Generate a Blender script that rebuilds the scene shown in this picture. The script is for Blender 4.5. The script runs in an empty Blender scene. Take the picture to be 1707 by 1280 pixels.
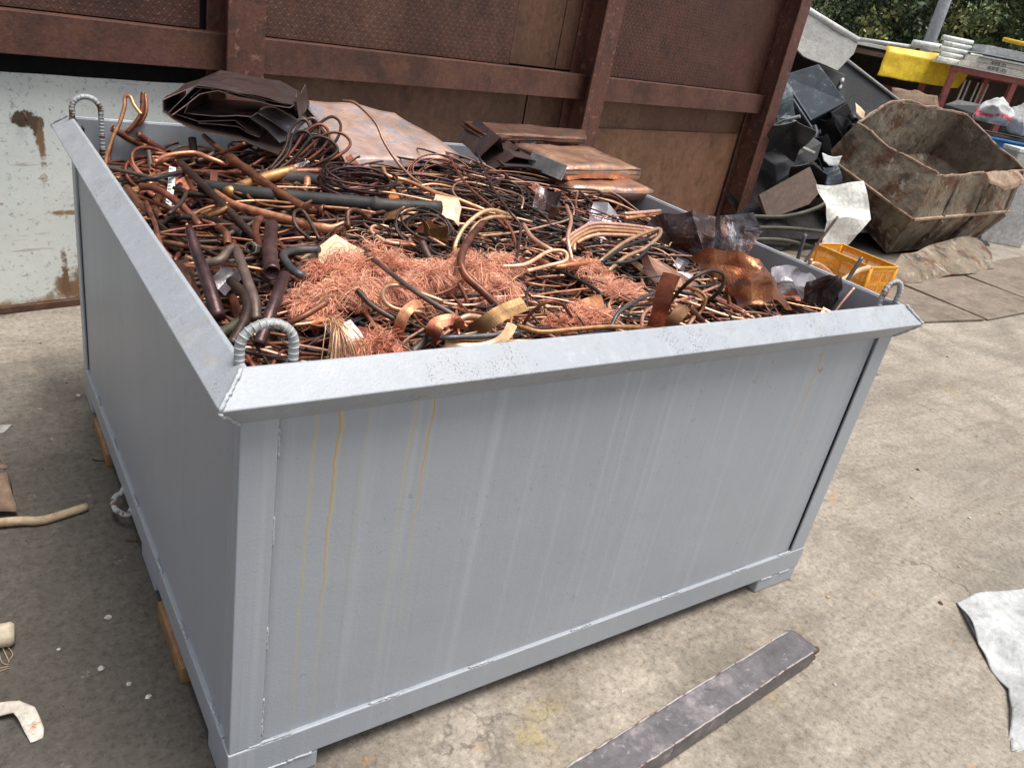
import bpy, bmesh, math, random
import numpy as np
from math import sin, cos, pi, radians, exp
from mathutils import Vector, Matrix, noise
R = random.Random(7)
NR = np.random.default_rng(11)
scene = bpy.context.scene
COL = scene.collection

# ------------------------------------------------------------------ camera
cam = bpy.data.cameras.new('camera'); camo = bpy.data.objects.new('camera', cam); COL.objects.link(camo)
cx = Vector((.82134, -.54215, .17742)); cyd = Vector((-.10829, -.45355, -.88463)); cz = Vector((.56007, .70737, -.43123))
camo.matrix_world = Matrix(((cx.x, -cyd.x, -cz.x, -.3666), (cx.y, -cyd.y, -cz.y, -1.1682), (cx.z, -cyd.z, -cz.z, 1.6864), (0, 0, 0, 1)))
cam.sensor_width = 36; cam.lens = 1321.25 / 1707 * 36; cam.clip_start = .02; cam.clip_end = 2000
scene.camera = camo
# ------------------------------------------------------------------ sky, sun, exposure
SUN = Vector((.20, -.24, 1.12)).normalized()
elev = math.asin(SUN.z)
world = bpy.data.worlds.new('World'); scene.world = world; world.use_nodes = True
wn = world.node_tree; bg = wn.nodes['Background']
sky = wn.nodes.new('ShaderNodeTexSky'); sky.sky_type = 'NISHITA'; sky.sun_disc = False
sky.sun_elevation = elev; sky.sun_rotation = math.atan2(SUN.x, SUN.y)
sky.air_density = 1.0; sky.dust_density = 3.0; sky.ozone_density = 1.0
hs = wn.nodes.new('ShaderNodeHueSaturation'); hs.inputs['Saturation'].default_value = .35
wn.links.new(sky.outputs[0], hs.inputs['Color']); wn.links.new(hs.outputs[0], bg.inputs['Color'])
bg.inputs['Strength'].default_value = .054
sl = bpy.data.lights.new('sun', 'SUN'); sl.energy = 1.5; sl.angle = radians(34); sl.color = (1, .96, .9)
so = bpy.data.objects.new('sun', sl); COL.objects.link(so); so.rotation_euler = SUN.to_track_quat('Z', 'Y').to_euler()
vs = scene.view_settings; vs.view_transform = 'Standard'; vs.look = 'None'; vs.gamma = 1; vs.exposure = 1.5

# ------------------------------------------------------------------ node materials
MATS = {}
def newmat(name):
    m = bpy.data.materials.new(name); m.use_nodes = True; MATS[name] = m
    return m, m.node_tree, m.node_tree.nodes['Principled BSDF']
class G:
    """small node graph helper"""
    def __init__(s, nt): s.t = nt; s.co = None
    def n(s, kind, **kw):
        x = s.t.nodes.new(kind)
        for k, v in kw.items():
            if k.startswith('i_'): x.inputs[k[2:].replace('_', ' ')].default_value = v
            else: setattr(x, k, v)
        return x
    def l(s, a, b): s.t.links.new(a, b)
    def coord(s, scale=(1, 1, 1), out='Object'):
        if s.co is None: s.co = s.n('ShaderNodeTexCoord')
        mp = s.n('ShaderNodeMapping'); mp.inputs['Scale'].default_value = scale
        s.l(s.co.outputs[out], mp.inputs[0]); return mp.outputs[0]
    def noise(s, scale, detail=5, rough=.6, stretch=(1, 1, 1), dist=0.0):
        x = s.n('ShaderNodeTexNoise'); x.inputs['Scale'].default_value = scale; x.inputs['Detail'].default_value = detail
        x.inputs['Roughness'].default_value = rough; x.inputs['Distortion'].default_value = dist
        s.l(s.coord(stretch), x.inputs['Vector']); return x.outputs['Fac']
    def ramp(s, fac, stops):
        x = s.n('ShaderNodeValToRGB'); e = x.color_ramp.elements
        while len(e) < len(stops): e.new(.5)
        for i, (p, c) in enumerate(stops):
            e[i].position = p; e[i].color = (*c, 1) if not isinstance(c, (int, float)) else (c, c, c, 1)
        s.l(fac, x.inputs[0]); return x.outputs[0]
    def mix(s, fac, a, b, mode='MIX'):
        x = s.n('ShaderNodeMix', data_type='RGBA', blend_type=mode)
        for v, k in ((fac, 0), (a, 6), (b, 7)):
            if hasattr(v, 'is_linked'): s.l(v, x.inputs[k])
            elif k == 0: x.inputs[0].default_value = v
            else: x.inputs[k].default_value = (*v, 1)
        return x.outputs[2]
    def math(s, op, a, b=None, clamp=False):
        x = s.n('ShaderNodeMath', operation=op, use_clamp=clamp)
        for v, k in ((a, 0), (b, 1)):
            if v is None: continue
            if hasattr(v, 'is_linked'): s.l(v, x.inputs[k])
            else: x.inputs[k].default_value = v
        return x.outputs[0]
    def bump(s, h, bsdf, strength=.3, dist=.01):
        x = s.n('ShaderNodeBump'); x.inputs['Strength'].default_value = strength; x.inputs['Distance'].default_value = dist
        s.l(h, x.inputs['Height']); s.l(x.outputs[0], bsdf.inputs['Normal'])
def simple(name, cols, rough=.6, metal=0.0, scale=6, spots=None, bump=.15, bscale=40, rvar=.15, island=0.0, stretch=(1, 1, 1), spec=.5, bdist=.004, grain=.5):
    """cols: list of colours spread over a noise; spots: (colour, scale, low, high) second layer; island: random shade for each piece"""
    m, nt, b = newmat(name); g = G(nt)
    f = g.noise(scale, 6, .62, stretch)
    n = len(cols); c = g.ramp(f, [(.32 + .36 * i / max(1, n - 1), k) for i, k in enumerate(cols)])
    if spots:
        for (sc, ss, lo, hi) in spots:
            c = g.mix(g.ramp(g.noise(ss, 8, .7), [(lo, 0), (hi, 1)]), c, sc)
    if grain:
        gr_ = g.noise(bscale * .55, 9, .8)
        c = g.mix(g.ramp(gr_, [(.36, grain), (.50, 0)]), c, g.mix(1.0, c, (.38, .36, .35), 'MULTIPLY'))
        c = g.mix(g.ramp(gr_, [(.52, 0), (.64, grain)]), c, g.mix(1.0, c, (1.7, 1.65, 1.6), 'MULTIPLY'))
    if island:
        oi = g.n('ShaderNodeObjectInfo'); ge = g.n('ShaderNodeNewGeometry')
        r = g.math('FRACT', g.math('ADD', oi.outputs['Random'], ge.outputs['Random Per Island']))
        hv = g.n('ShaderNodeHueSaturation'); g.l(c, hv.inputs['Color'])
        g.l(g.math('ADD', g.math('MULTIPLY', r, island), 1 - island * .5), hv.inputs['Value'])
        g.l(g.math('ADD', g.math('MULTIPLY', g.math('FRACT', g.math('MULTIPLY', r, 7.3)), .03), .485), hv.inputs['Hue'])
        c = hv.outputs[0]
    g.l(c, b.inputs['Base Color'])
    b.inputs['Metallic'].default_value = metal; b.inputs['Specular IOR Level'].default_value = spec
    rr = g.math('ADD', g.math('MULTIPLY', g.noise(scale * 2.3, 5), rvar * 2), rough - rvar, True)
    g.l(rr, b.inputs['Roughness'])
    if bump: g.bump(g.noise(bscale, 6, .65), b, bump, bdist)
    return m

def bin_paint(name, drips=None, wear=0):
    m, nt, b = newmat(name); g = G(nt)
    st = g.noise(1, 5, .6, (34, 34, .45))
    st2 = g.noise(1, 5, .6, (90, 90, 1.2))
    base = g.ramp(g.noise(1.6, 4, .5), [(.3, (.345, .372, .410)), (.7, (.378, .404, .438))])
    c = g.mix(g.ramp(st, [(.52, 0), (.70, .30)]), base, (.50, .53, .555))
    c = g.mix(g.ramp(st2, [(.55, 0), (.70, .15)]), c, (.26, .275, .30))
    chips = g.ramp(g.noise(38, 10, .8), [(.595, 0), (.62, 1)])
    zone = g.ramp(g.noise(4, 4), [(.52, 0), (.62, 1)])
    c = g.mix(g.math('MULTIPLY', g.math('MULTIPLY', chips, zone), .6), c, (.22, .15, .09))
    if wear:
        sp = g.math('MULTIPLY', g.ramp(g.noise(210, 4, .7), [(.55, 0), (.60, 1)]), g.ramp(g.noise(7, 5, .7), [(.50, 0), (.60, 1)]))
        c = g.mix(g.math('MULTIPLY', sp, .75), c, (.13, .10, .075))
        c = g.mix(g.ramp(g.noise(11, 8, .75), [(.58, 0), (.68, .5)]), c, (.40, .32, .20))
        c = g.mix(g.ramp(g.noise(24, 6, .7, (1, 1, 1), 1.5), [(.55, 0), (.72, .35)]), c, (.52, .54, .54))
        c = g.mix(g.ramp(g.noise(6, 8, .8, (1, 1, 1), 1.0), [(.57, 0), (.65, .3)]), c, (.18, .18, .175))
    if drips:
        sep = g.n('ShaderNodeSeparateXYZ'); g.l(g.coord(), sep.inputs[0])
        X, Z = sep.outputs['X'], sep.outputs['Z']
        wob = g.math('MULTIPLY', g.math('SUBTRACT', g.noise(1, 3, .5, (.6, .6, 7)), .5), .035)
        for (x0, w, ztop, zend, col, amt) in drips:
            dx = g.math('ABSOLUTE', g.math('SUBTRACT', g.math('ADD', X, wob), x0))
            core = g.math('SUBTRACT', 1, g.math('DIVIDE', dx, w), True)
            fade = g.math('DIVIDE', g.math('SUBTRACT', Z, zend), ztop - zend, True)
            k = g.math('MULTIPLY', g.math('MULTIPLY', core, g.math('POWER', fade, .8)), amt, True)
            c = g.mix(k, c, col)
    g.l(c, b.inputs['Base Color'])
    b.inputs['Metallic'].default_value = 0
    g.l(g.ramp(st, [(.3, .38), (.7, .52)]), b.inputs['Roughness'])
    h = g.math('ADD', g.math('MULTIPLY', g.noise(170, 3), .5), g.math('MULTIPLY', g.noise(2.4, 3), 4))
    g.bump(h, b, .16, .008)
    return m
OR = (.55, .27, .03); YE = (.55, .46, .18); WH = (.52, .54, .54)
bin_paint('grey_paint'); bin_paint('grey_rim', None, 1)
bin_paint('grey_paint_front', [(.137, .0022, .97, .15, OR, .35), (.137, .006, .97, -.1, YE, .42), (.181, .0026, .97, .4, OR, 1.15), (.186, .007, .95, -.1, YE, .42), (.24, .006, .97, .3, YE, .25),
    (.34, .0018, .97, .66, OR, .6), (.335, .010, .9, .1, YE, .2), (.377, .0024, .97, .55, OR, 1.3), (.377, .006, .8, .1, YE, .25),
    (1.673, .0028, .965, .6, OR, 1.2), (.9, .010, .96, .2, WH, .35), (.95, .005, .96, .3, WH, .45), (1.08, .005, .96, .4, WH, .35), (.55, .010, .95, .1, WH, .25), (1.30, .006, .96, .5, WH, .35)])
simple('weld', [(.36, .385, .41), (.50, .525, .545)], .55, 0, 30, bump=.5, bscale=120)
simple('loop_paint', [(.38, .40, .41), (.52, .53, .53)], .55, 0, 20, spots=[((.11, .055, .03), 22, .49, .56)], bump=.3)
simple('dark_inside', [(.03, .025, .022), (.06, .045, .035)], .9, 0, 8)
# rust wall
RS = ((.15, .066, .030), 7, .50, .60)
simple('red_steel', [(.075, .032, .022), (.115, .050, .036), (.15, .070, .050)], .62, .15, 3.5, spots=[((.13, .055, .030), 7, .52, .64), ((.055, .027, .021), 3.0, .53, .68)], bump=.6, bscale=60)
simple('red_column', [(.105, .038, .027), (.145, .058, .041)], .55, .1, 4, spots=[((.075, .036, .026), 8, .50, .6), ((.22, .12, .085), 21, .57, .63)], bump=.5, bscale=70)
simple('tread_steel', [(.06, .03, .023), (.10, .046, .034), (.125, .065, .045)], .55, .3, 2.5, spots=[((.035, .02, .016), 3.5, .55, .7)], bump=.3, bscale=50, stretch=(1, 1, .4))
simple('tread_red', [(.075, .030, .022), (.115, .049, .035)], .55, .3, 2.5, spots=[((.04, .02, .016), 3.5, .55, .7)], bump=.3, bscale=50)
simple('brown_plate', [(.085, .042, .025), (.13, .066, .04), (.16, .09, .055)], .6, .2, 2, spots=[((.05, .025, .018), 5, .55, .7)], bump=.3, stretch=(1, 1, .25))
simple('light_rust', [(.16, .078, .045), (.225, .115, .068)], .6, .15, 3, spots=[((.10, .05, .03), 6, .55, .7)], bump=.25, stretch=(1, 1, .4))
simple('black_gap', [(.008, .007, .007), (.014, .012, .011)], .9)
def white_board():
    m, nt, b = newmat('white_board'); g = G(nt)
    c = g.ramp(g.noise(2.2, 5), [(.3, (.60, .64, .62)), (.7, (.74, .76, .72))])
    # scratches, rust specks
    c = g.mix(g.ramp(g.noise(45, 10, .8), [(.555, 0), (.62, .75)]), c, (.20, .19, .165))
    c = g.mix(g.ramp(g.noise(1, 8, .7, (3, 3, 30)), [(.60, 0), (.66, .5)]), c, (.27, .19, .12))
    sep = g.n('ShaderNodeSeparateXYZ'); g.l(g.coord(), sep.inputs[0])
    rustn = g.noise(9, 9, .75)
    def blob(x0, z0, rx, rz, col, gain):
        d = g.math('ADD', g.math('POWER', g.math('DIVIDE', g.math('SUBTRACT', sep.outputs['X'], x0), rx), 2), g.math('POWER', g.math('DIVIDE', g.math('SUBTRACT', sep.outputs['Z'], z0), rz), 2))
        k = g.math('MULTIPLY', g.math('SUBTRACT', g.math('SUBTRACT', g.math('MULTIPLY', rustn, 5.5), 1.75), d), gain * .8, True)
        return k, col
    for a in ((.16, .86, .055, .035, (.09, .06, .04), 3), (.205, .83, .03, .05, (.10, .065, .04), 3), (.215, .72, .022, .14, (.22, .13, .07), 2), (.33, .08, .11, .17, (.20, .12, .06), 1.6), (.27, .14, .02, .14, (.16, .09, .05), 2), (.05, .02, .3, .05, (.3, .22, .14), 1.5), (-.05, .5, .1, .012, (.3, .16, .08), 2), (.3, .45, .07, .015, (.3, .2, .1), 2)):
        k, col = blob(*a[:4], a[4], a[5]); c = g.mix(k, c, col)
    g.l(c, b.inputs['Base Color']); b.inputs['Roughness'].default_value = .5
    g.bump(g.noise(14, 8, .7), b, .25, .008)
white_board()
# concrete ground
def concrete():
    m, nt, b = newmat('concrete'); g = G(nt)
    big = g.noise(.45, 6, .6, (1, 1, 1), .6); mid = g.noise(2.6, 8, .68, (1, 1, 1), .4); fine = g.noise(70, 8, .75); grit = g.noise(260, 4, .7)
    scuff = g.noise(1, 8, .7, (1.6, 14, 1), .9)
    c = g.ramp(mid, [(.32, (.175, .146, .117)), (.5, (.305, .260, .210)), (.66, (.40, .347, .288))])
    med = g.noise(17, 8, .72); c = g.mix(g.ramp(med, [(.30, .40), (.5, 0)]), c, (.15, .125, .10)); c = g.mix(g.ramp(med, [(.52, 0), (.70, .35)]), c, (.52, .47, .39))
    c = g.mix(g.ramp(big, [(.38, 0), (.62, .5)]), c, (.235, .215, .18))
    c = g.mix(g.ramp(scuff, [(.47, .0), (.62, .30)]), c, (.135, .115, .09))
    # stains and painted-in shade darken the left of the yard, with a ragged edge
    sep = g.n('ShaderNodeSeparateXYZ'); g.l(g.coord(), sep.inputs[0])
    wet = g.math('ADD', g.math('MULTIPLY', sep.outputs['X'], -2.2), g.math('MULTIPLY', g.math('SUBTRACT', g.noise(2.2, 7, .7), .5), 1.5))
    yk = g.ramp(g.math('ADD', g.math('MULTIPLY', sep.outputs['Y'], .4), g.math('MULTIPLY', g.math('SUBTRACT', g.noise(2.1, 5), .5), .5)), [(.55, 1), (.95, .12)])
    stain_shade_k = g.math('MULTIPLY', g.ramp(g.math('ADD', wet, .9), [(.02, 0), (.80, .82)]), yk)
    c = g.mix(stain_shade_k, c, (.050, .0455, .040))
    # yellow-green and rust stains
    for sc, lo, hi, col in ((1.9, .61, .72, (.34, .27, .12)), (4.7, .645, .69, (.40, .20, .06)), (1.1, .56, .68, (.16, .145, .115))):
        c = g.mix(g.math('MULTIPLY', g.ramp(g.noise(sc, 7, .7), [(lo, 0), (hi, .75)]), g.math('SUBTRACT', 1, stain_shade_k)), c, col)
    c = g.mix(g.ramp(g.noise(7.5, 9, .8), [(.61, 0), (.68, .4)]), c, (.48, .45, .41))
    # thin cracks
    vo = g.n('ShaderNodeTexVoronoi', feature='DISTANCE_TO_EDGE'); vo.inputs['Scale'].default_value = .55
    wob = g.n('ShaderNodeTexNoise'); wob.inputs['Scale'].default_value = 3; wob.inputs['Detail'].default_value = 6
    g.l(g.coord(), wob.inputs['Vector']); va = g.n('ShaderNodeVectorMath', operation='ADD'); g.l(g.coord(), va.inputs[0]); g.l(wob.outputs['Color'], va.inputs[1])
    g.l(va.outputs[0], vo.inputs['Vector'])
    crack = g.math('MULTIPLY', g.ramp(vo.outputs['Distance'], [(0, 1), (.006, 0)]), g.ramp(g.noise(1.3, 3), [(.45, 0), (.6, .7)]))
    c = g.mix(crack, c, (.06, .05, .042))
    # aggregate: dark pits and pale grains over everything
    spk = g.noise(46, 12, .86)
    c = g.mix(g.ramp(spk, [(.40, .75), (.485, 0)]), c, g.mix(1.0, c, (.34, .32, .30), 'MULTIPLY'))
    c = g.mix(g.ramp(spk, [(.52, 0), (.60, .7)]), c, g.mix(1.0, c, (1.55, 1.55, 1.55), 'MULTIPLY'))
    c = g.mix(g.ramp(fine, [(.62, 0), (.70, .6)]), c, g.mix(1.0, c, (.45, .42, .38), 'MULTIPLY'))
    g.l(c, b.inputs['Base Color'])
    g.l(g.ramp(mid, [(.3, .75), (.7, .95)]), b.inputs['Roughness'])
    h = g.math('ADD', g.math('MULTIPLY', spk, .9), g.math('MULTIPLY', mid, 1.2))
    h = g.math('SUBTRACT', h, g.math('MULTIPLY', crack, .5))
    g.bump(h, b, .45, .006)
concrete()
# copper family
def cop(name, cols, rough, metal, **kw):
    a = dict(scale=14, bump=.25, bscale=90, rvar=.12, island=.55, bdist=.002); a.update(kw)
    return simple(name, cols, rough, metal, **a)
cop('bright', [(.42, .17, .09), (.72, .33, .185), (.56, .25, .14)], .38, .7)
cop('pink', [(.66, .36, .25), (.83, .50, .36)], .40, .65)
cop('tan', [(.60, .35, .20), (.80, .52, .33)], .42, .6)
cop('gold', [(.38, .165, .075), (.60, .30, .15), (.24, .10, .05)], .46, .55)
cop('goldbrown', [(.34, .15, .07), (.48, .23, .10), (.14, .06, .035)], .42, .6)
cop('brown', [(.085, .036, .024), (.20, .082, .048), (.32, .13, .068)], .45, .55)
cop('pinkbrown', [(.26, .13, .10), (.40, .22, .17)], .42, .6)
cop('red', [(.13, .046, .031), (.29, .108, .064)], .48, .5)
cop('dark', [(.028, .021, .018), (.062, .040, .032), (.10, .06, .045)], .45, .45)
cop('purple', [(.05, .028, .028), (.10, .058, .055), (.16, .085, .07)], .38, .6)
cop('greypipe', [(.032, .03, .03), (.062, .058, .055)], .6, .2)
cop('greybrown', [(.07, .05, .042), (.15, .11, .09)], .5, .4)
cop('bluegrey', [(.06, .062, .075), (.16, .155, .165)], .42, .5)
cop('olive', [(.07, .065, .045), (.13, .12, .085)], .5, .4)
cop('black', [(.010, .010, .012), (.022, .021, .022)], .5, 0, island=.8)
cop('bronze', [(.16, .085, .04), (.32, .18, .085)], .4, .7)
cop('copperflat', [(.24, .085, .045), (.42, .17, .09)], .42, .7)
cop('wool', [(.78, .33, .205), (.97, .57, .40)], .45, .2, island=.9, bump=0, grain=0)
cop('woolred', [(.60, .20, .11), (.82, .40, .26)], .45, .2, island=.9, bump=0, grain=0)
def patina(name, a, b2, blues, rough=.36, metal=.85, spot=(.60, .33, .13)):
    m, nt, b = newmat(name); g = G(nt)
    c = g.ramp(g.noise(5, 8, .65, (1, 1, 1), 1.2), [(.3, a), (.5, b2), (.7, a)])
    c = g.mix(g.ramp(g.noise(6.5, 6, .6, (1, 1, 1), 2.0), [(.50, 0), (.62, .75)]), c, blues)
    c = g.mix(g.ramp(g.noise(9, 8, .7), [(.58, 0), (.68, .8)]), c, spot)
    c = g.mix(g.ramp(g.noise(22, 8, .75), [(.6, 0), (.75, .5)]), c, (.08, .05, .04))
    g.l(c, b.inputs['Base Color']); b.inputs['Metallic'].default_value = metal
    g.l(g.ramp(g.noise(7, 6), [(.3, rough - .1), (.7, rough + .15)]), b.inputs['Roughness'])
    g.bump(g.noise(9, 7, .62, (1, 1, 1), 1.6), b, .55, .008)
patina('patina_sheet', (.56, .34, .26), (.70, .50, .42), (.42, .47, .60), .33, .6)
patina('patina_pack', (.52, .26, .15), (.70, .42, .28), (.42, .30, .30))
patina('dark_sheet', (.055, .036, .034), (.095, .06, .055), (.06, .055, .07), .42, .55, (.10, .055, .04))
patina('brown_sheet', (.12, .06, .042), (.2, .10, .07), (.13, .10, .09), .42, .6, (.26, .13, .07))
patina('black_sheet', (.05, .035, .035), (.10, .06, .055), (.26, .25, .27), .26, .85, (.12, .045, .02))
patina('burnt_sheet', (.20, .07, .035), (.42, .16, .075), (.14, .10, .12), .28, .85)
patina('steel_sheet', (.30, .28, .30), (.42, .40, .41), (.38, .30, .36), .35, .7, (.30, .22, .2))
simple('lit_sheet_edge', [(.20, .14, .12), (.34, .25, .21)], .4, .5, 20)  # paler colour painted in as light caught on the folded layer edges
simple('tan_board', [(.62, .42, .26), (.75, .55, .37)], .55, .1, 7, spots=[((.45, .25, .12), 10, .5, .65), ((.70, .62, .52), 5, .55, .65)], bump=.2)
simple('orange_tag', [(.62, .22, .06), (.75, .35, .14)], .5, .2, 9)
simple('white_strip', [(.72, .73, .70), (.80, .8, .77)], .5, 0, 12)
simple('black_ink', [(.015, .015, .015), (.03, .03, .03)], .7)
simple('steel_nut', [(.25, .22, .19), (.36, .33, .29)], .4, .7, 20)
# yard stuff
simple('rusty_skip', [(.13, .10, .07), (.215, .172, .122), (.29, .24, .18)], .75, .1, 2.2, spots=[((.12, .05, .024), 3.2, .50, .60), ((.06, .045, .033), 4.4, .54, .66), ((.33, .29, .23), 7, .57, .65)], bump=.6, bscale=14, bdist=.02)
simple('skip_rim', [(.25, .17, .12), (.38, .27, .19)], .7, .1, 5, spots=[((.16, .07, .035), 9, .5, .65)], bump=.5, bscale=20)
simple('yard_plate', [(.17, .135, .105), (.25, .20, .155)], .7, .1, 1.6, spots=[((.10, .075, .055), 2.5, .5, .72)], bump=.3, stretch=(1, 3, 1))
simple('orange_plastic', [(.80, .33, .02), (.86, .40, .03)], .42, 0, 3, spots=[((.45, .22, .05), 9, .62, .75)], bump=.05)
simple('box_beam', [(.105, .097, .105), (.16, .148, .156)], .5, .2, 7, spots=[((.30, .265, .28), 5, .54, .66), ((.36, .32, .32), 30, .60, .68), ((.20, .06, .045), 34, .64, .70)], bump=.4)
simple('edge_scuff', [(.35, .30, .30), (.48, .43, .42)], .6, .2, 18, spots=[((.15, .08, .07), 25, .5, .6)], bump=.4)
simple('rust_dark', [(.07, .035, .022), (.13, .065, .04)], .8, .1, 12, bump=.5)
simple('white_bag', [(.42, .43, .43), (.52, .53, .525)], .55, 0, 4, spots=[((.42, .33, .27), 6, .64, .76)], bump=.7, bscale=26, bdist=.012)
simple('bag_red', [(.55, .07, .11), (.65, .14, .17)], .6)
simple('wood', [(.22, .12, .055), (.34, .20, .095)], .7, 0, 2, stretch=(12, 1, 12), bump=.3)
simple('bark', [(.36, .26, .16), (.52, .40, .26)], .8, 0, 10, stretch=(1, 1, 1), spots=[((.25, .13, .07), 14, .5, .65)], bump=.5)
simple('log_pale', [(.50, .43, .30), (.66, .58, .44)], .8, 0, 14, spots=[((.36, .2, .1), 11, .55, .66)], bump=.5)
simple('rag_brown', [(.17, .11, .075), (.25, .17, .12)], .9, 0, 12, bump=.5)
simple('pale_peel', [(.52, .46, .38), (.70, .65, .57)], .7, 0, 12, spots=[((.38, .18, .08), 16, .56, .66)], bump=.5)
simple('pebble', [(.30, .28, .26), (.55, .53, .50)], .9, 0, 20, island=.6)
simple('dark_machine', [(.018, .024, .032), (.045, .06, .078)], .5, .3, 6, spots=[((.11, .14, .17), 12, .56, .68)], bump=.3)
simple('black_box', [(.010, .011, .013), (.024, .026, .03)], .55, 0, 6, spots=[((.06, .065, .07), 30, .6, .75)], bump=.2)
simple('grey_trough', [(.26, .26, .25), (.36, .36, .345)], .7, .1, 9, spots=[((.17, .165, .155), 22, .5, .65)], bump=.3)
simple('pale_tube', [(.5, .52, .5), (.62, .64, .61)], .5, 0, 5)
simple('green_pipe', [(.14, .22, .20), (.22, .31, .28)], .5, 0, 8)
simple('olive_pipe', [(.055, .055, .043), (.10, .095, .075)], .6, .1, 8)
simple('board_brown', [(.105, .07, .055), (.16, .11, .085)], .75, 0, 4, spots=[((.22, .15, .11), 6, .6, .7)])
simple('white_sheet', [(.58, .58, .54), (.72, .72, .68)], .4, .1, 4, spots=[((.38, .36, .31), 7, .6, .75)], bump=.2)
simple('dark_heap', [(.010, .010, .011), (.03, .028, .026)], .85, 0, 4, bump=.8, bscale=12, bdist=.05)
simple('heap_bits', [(.03, .03, .032), (.08, .07, .06)], .7, .1, 3, island=1.4)
simple('yellow_tarp', [(.72, .48, .014), (.80, .56, .025)], .5, 0, 3, spots=[((.70, .52, .22), 4, .64, .72)], bump=.15, bscale=12)
simple('red_frame', [(.23, .06, .055), (.32, .095, .08)], .55, .1, 5)
simple('white_pipe', [(.62, .65, .62), (.74, .76, .73)], .4, 0, 5)
simple('white_plank', [(.58, .56, .50), (.70, .67, .60)], .6, 0, 4, spots=[((.45, .26, .17), 8, .6, .72)])
simple('aluminium', [(.42, .44, .46), (.58, .60, .62)], .35, .6, 5)
simple('yellow_paint', [(.72, .45, .02), (.8, .52, .03)], .45)
simple('blue_plastic', [(.02, .13, .40), (.04, .19, .5)], .45)
simple('green_plastic', [(.10, .36, .16), (.22, .5, .3)], .45)
simple('pole_grey', [(.36, .38, .42), (.46, .48, .52)], .5, .2, 4)
simple('shed_wood', [(.035, .025, .02), (.075, .055, .042)], .85, 0, 3, stretch=(6, 6, 1))
simple('trunk', [(.05, .042, .032), (.10, .085, .065)], .9, 0, 5, bump=.6)
simple('earth', [(.030, .032, .018), (.055, .05, .03)], .95, 0, 1)
def leafmat(name, a, b2):
    m, nt, b = newmat(name); g = G(nt)
    ge = g.n('ShaderNodeNewGeometry'); c = g.ramp(ge.outputs['Random Per Island'], [(0, a), (1, b2)])
    g.l(c, b.inputs['Base Color']); b.inputs['Roughness'].default_value = .55
leafmat('leaf_dark', (.018, .038, .014), (.06, .095, .035)); leafmat('leaf_mid', (.03, .06, .018), (.09, .13, .045)); leafmat('leaf_pale', (.20, .22, .07), (.36, .36, .14))

# ------------------------------------------------------------------ mesh building
class MB:
    def __init__(s): s.v = []; s.f = []; s.mi = []; s.n = 0
    def add(s, V, F, mi=0):
        V = np.asarray(V, float); s.v.append(V); s.f.append(np.asarray(F, int) + s.n); s.mi.append(np.full(len(F), mi)); s.n += len(V); return s
    def box(s, a, b, mi=0):
        x0, y0, z0 = a; x1, y1, z1 = b
        V = [(x0, y0, z0), (x1, y0, z0), (x1, y1, z0), (x0, y1, z0), (x0, y0, z1), (x1, y0, z1), (x1, y1, z1), (x0, y1, z1)]
        return s.add(V, [(0, 3, 2, 1), (4, 5, 6, 7), (0, 1, 5, 4), (1, 2, 6, 5), (2, 3, 7, 6), (3, 0, 4, 7)], mi)
    def tube(s, P, r, sides=8, mi=0, op=0, r2=None, squash=None):
        V, F = tube_arrays(P, r, sides, op, r2, squash); return s.add(V, F, mi)
    def mesh(s, name, mats, smooth=False):
        V = np.concatenate(s.v); me = bpy.data.meshes.new(name)
        F = np.concatenate(s.f); MI = np.concatenate(s.mi)
        tri = F[:, 2] == F[:, 3] if len(F) else np.zeros(0, bool)
        tot = np.where(tri, 3, 4); st = np.concatenate([[0], np.cumsum(tot)[:-1]])
        mask = np.ones(F.shape, bool); mask[tri, 3] = False
        me.vertices.add(len(V)); me.vertices.foreach_set('co', V.ravel())
        lv = F[mask]; me.loops.add(len(lv)); me.loops.foreach_set('vertex_index', lv)
        me.polygons.add(len(F)); me.polygons.foreach_set('loop_start', st); me.polygons.foreach_set('loop_total', tot)
        me.polygons.foreach_set('material_index', MI)
        me.polygons.foreach_set('use_smooth', np.full(len(F), smooth))
        for m in ([mats] if isinstance(mats, str) else mats): me.materials.append(MATS[m])
        me.update(calc_edges=True); me.validate(); return me
    def obj(s, name, mats, parent=None, smooth=False, bevel=0, solid=0):
        o = bpy.data.objects.new(name, s.mesh(name, mats, smooth)); COL.objects.link(o)
        if parent: o.parent = parent
        if solid:
            md = o.modifiers.new('thickness', 'SOLIDIFY'); md.thickness = solid; md.offset = 0
        if bevel:
            md = o.modifiers.new('bevel', 'BEVEL'); md.width = bevel; md.segments = 2; md.limit_method = 'ANGLE'
        return o
def spline(P, n):
    """Catmull-Rom through P, n points for each span"""
    P = np.asarray(P, float); Q = np.vstack([2 * P[0] - P[1], P, 2 * P[-1] - P[-2]]); out = []
    t = np.linspace(0, 1, n, endpoint=False)[:, None]
    for i in range(1, len(Q) - 2):
        a, b, c, d = Q[i - 1], Q[i], Q[i + 1], Q[i + 2]
        out.append(.5 * (2 * b + (c - a) * t + (2 * a - 5 * b + 4 * c - d) * t * t + (3 * b - a - 3 * c + d) * t ** 3))
    return np.vstack(out + [P[-1:]])
def frames(P):
    T = np.gradient(P, axis=0); T /= np.linalg.norm(T, axis=1)[:, None] + 1e-9
    N = np.zeros_like(P); a = np.array([0, 0, 1.]) if abs(T[0, 2]) < .9 else np.array([1., 0, 0])
    u = a - T[0] * (a @ T[0]); u /= np.linalg.norm(u)
    for i in range(len(P)):
        u = u - T[i] * (u @ T[i]); u /= np.linalg.norm(u) + 1e-9; N[i] = u
    return T, N, np.cross(T, N)
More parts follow.
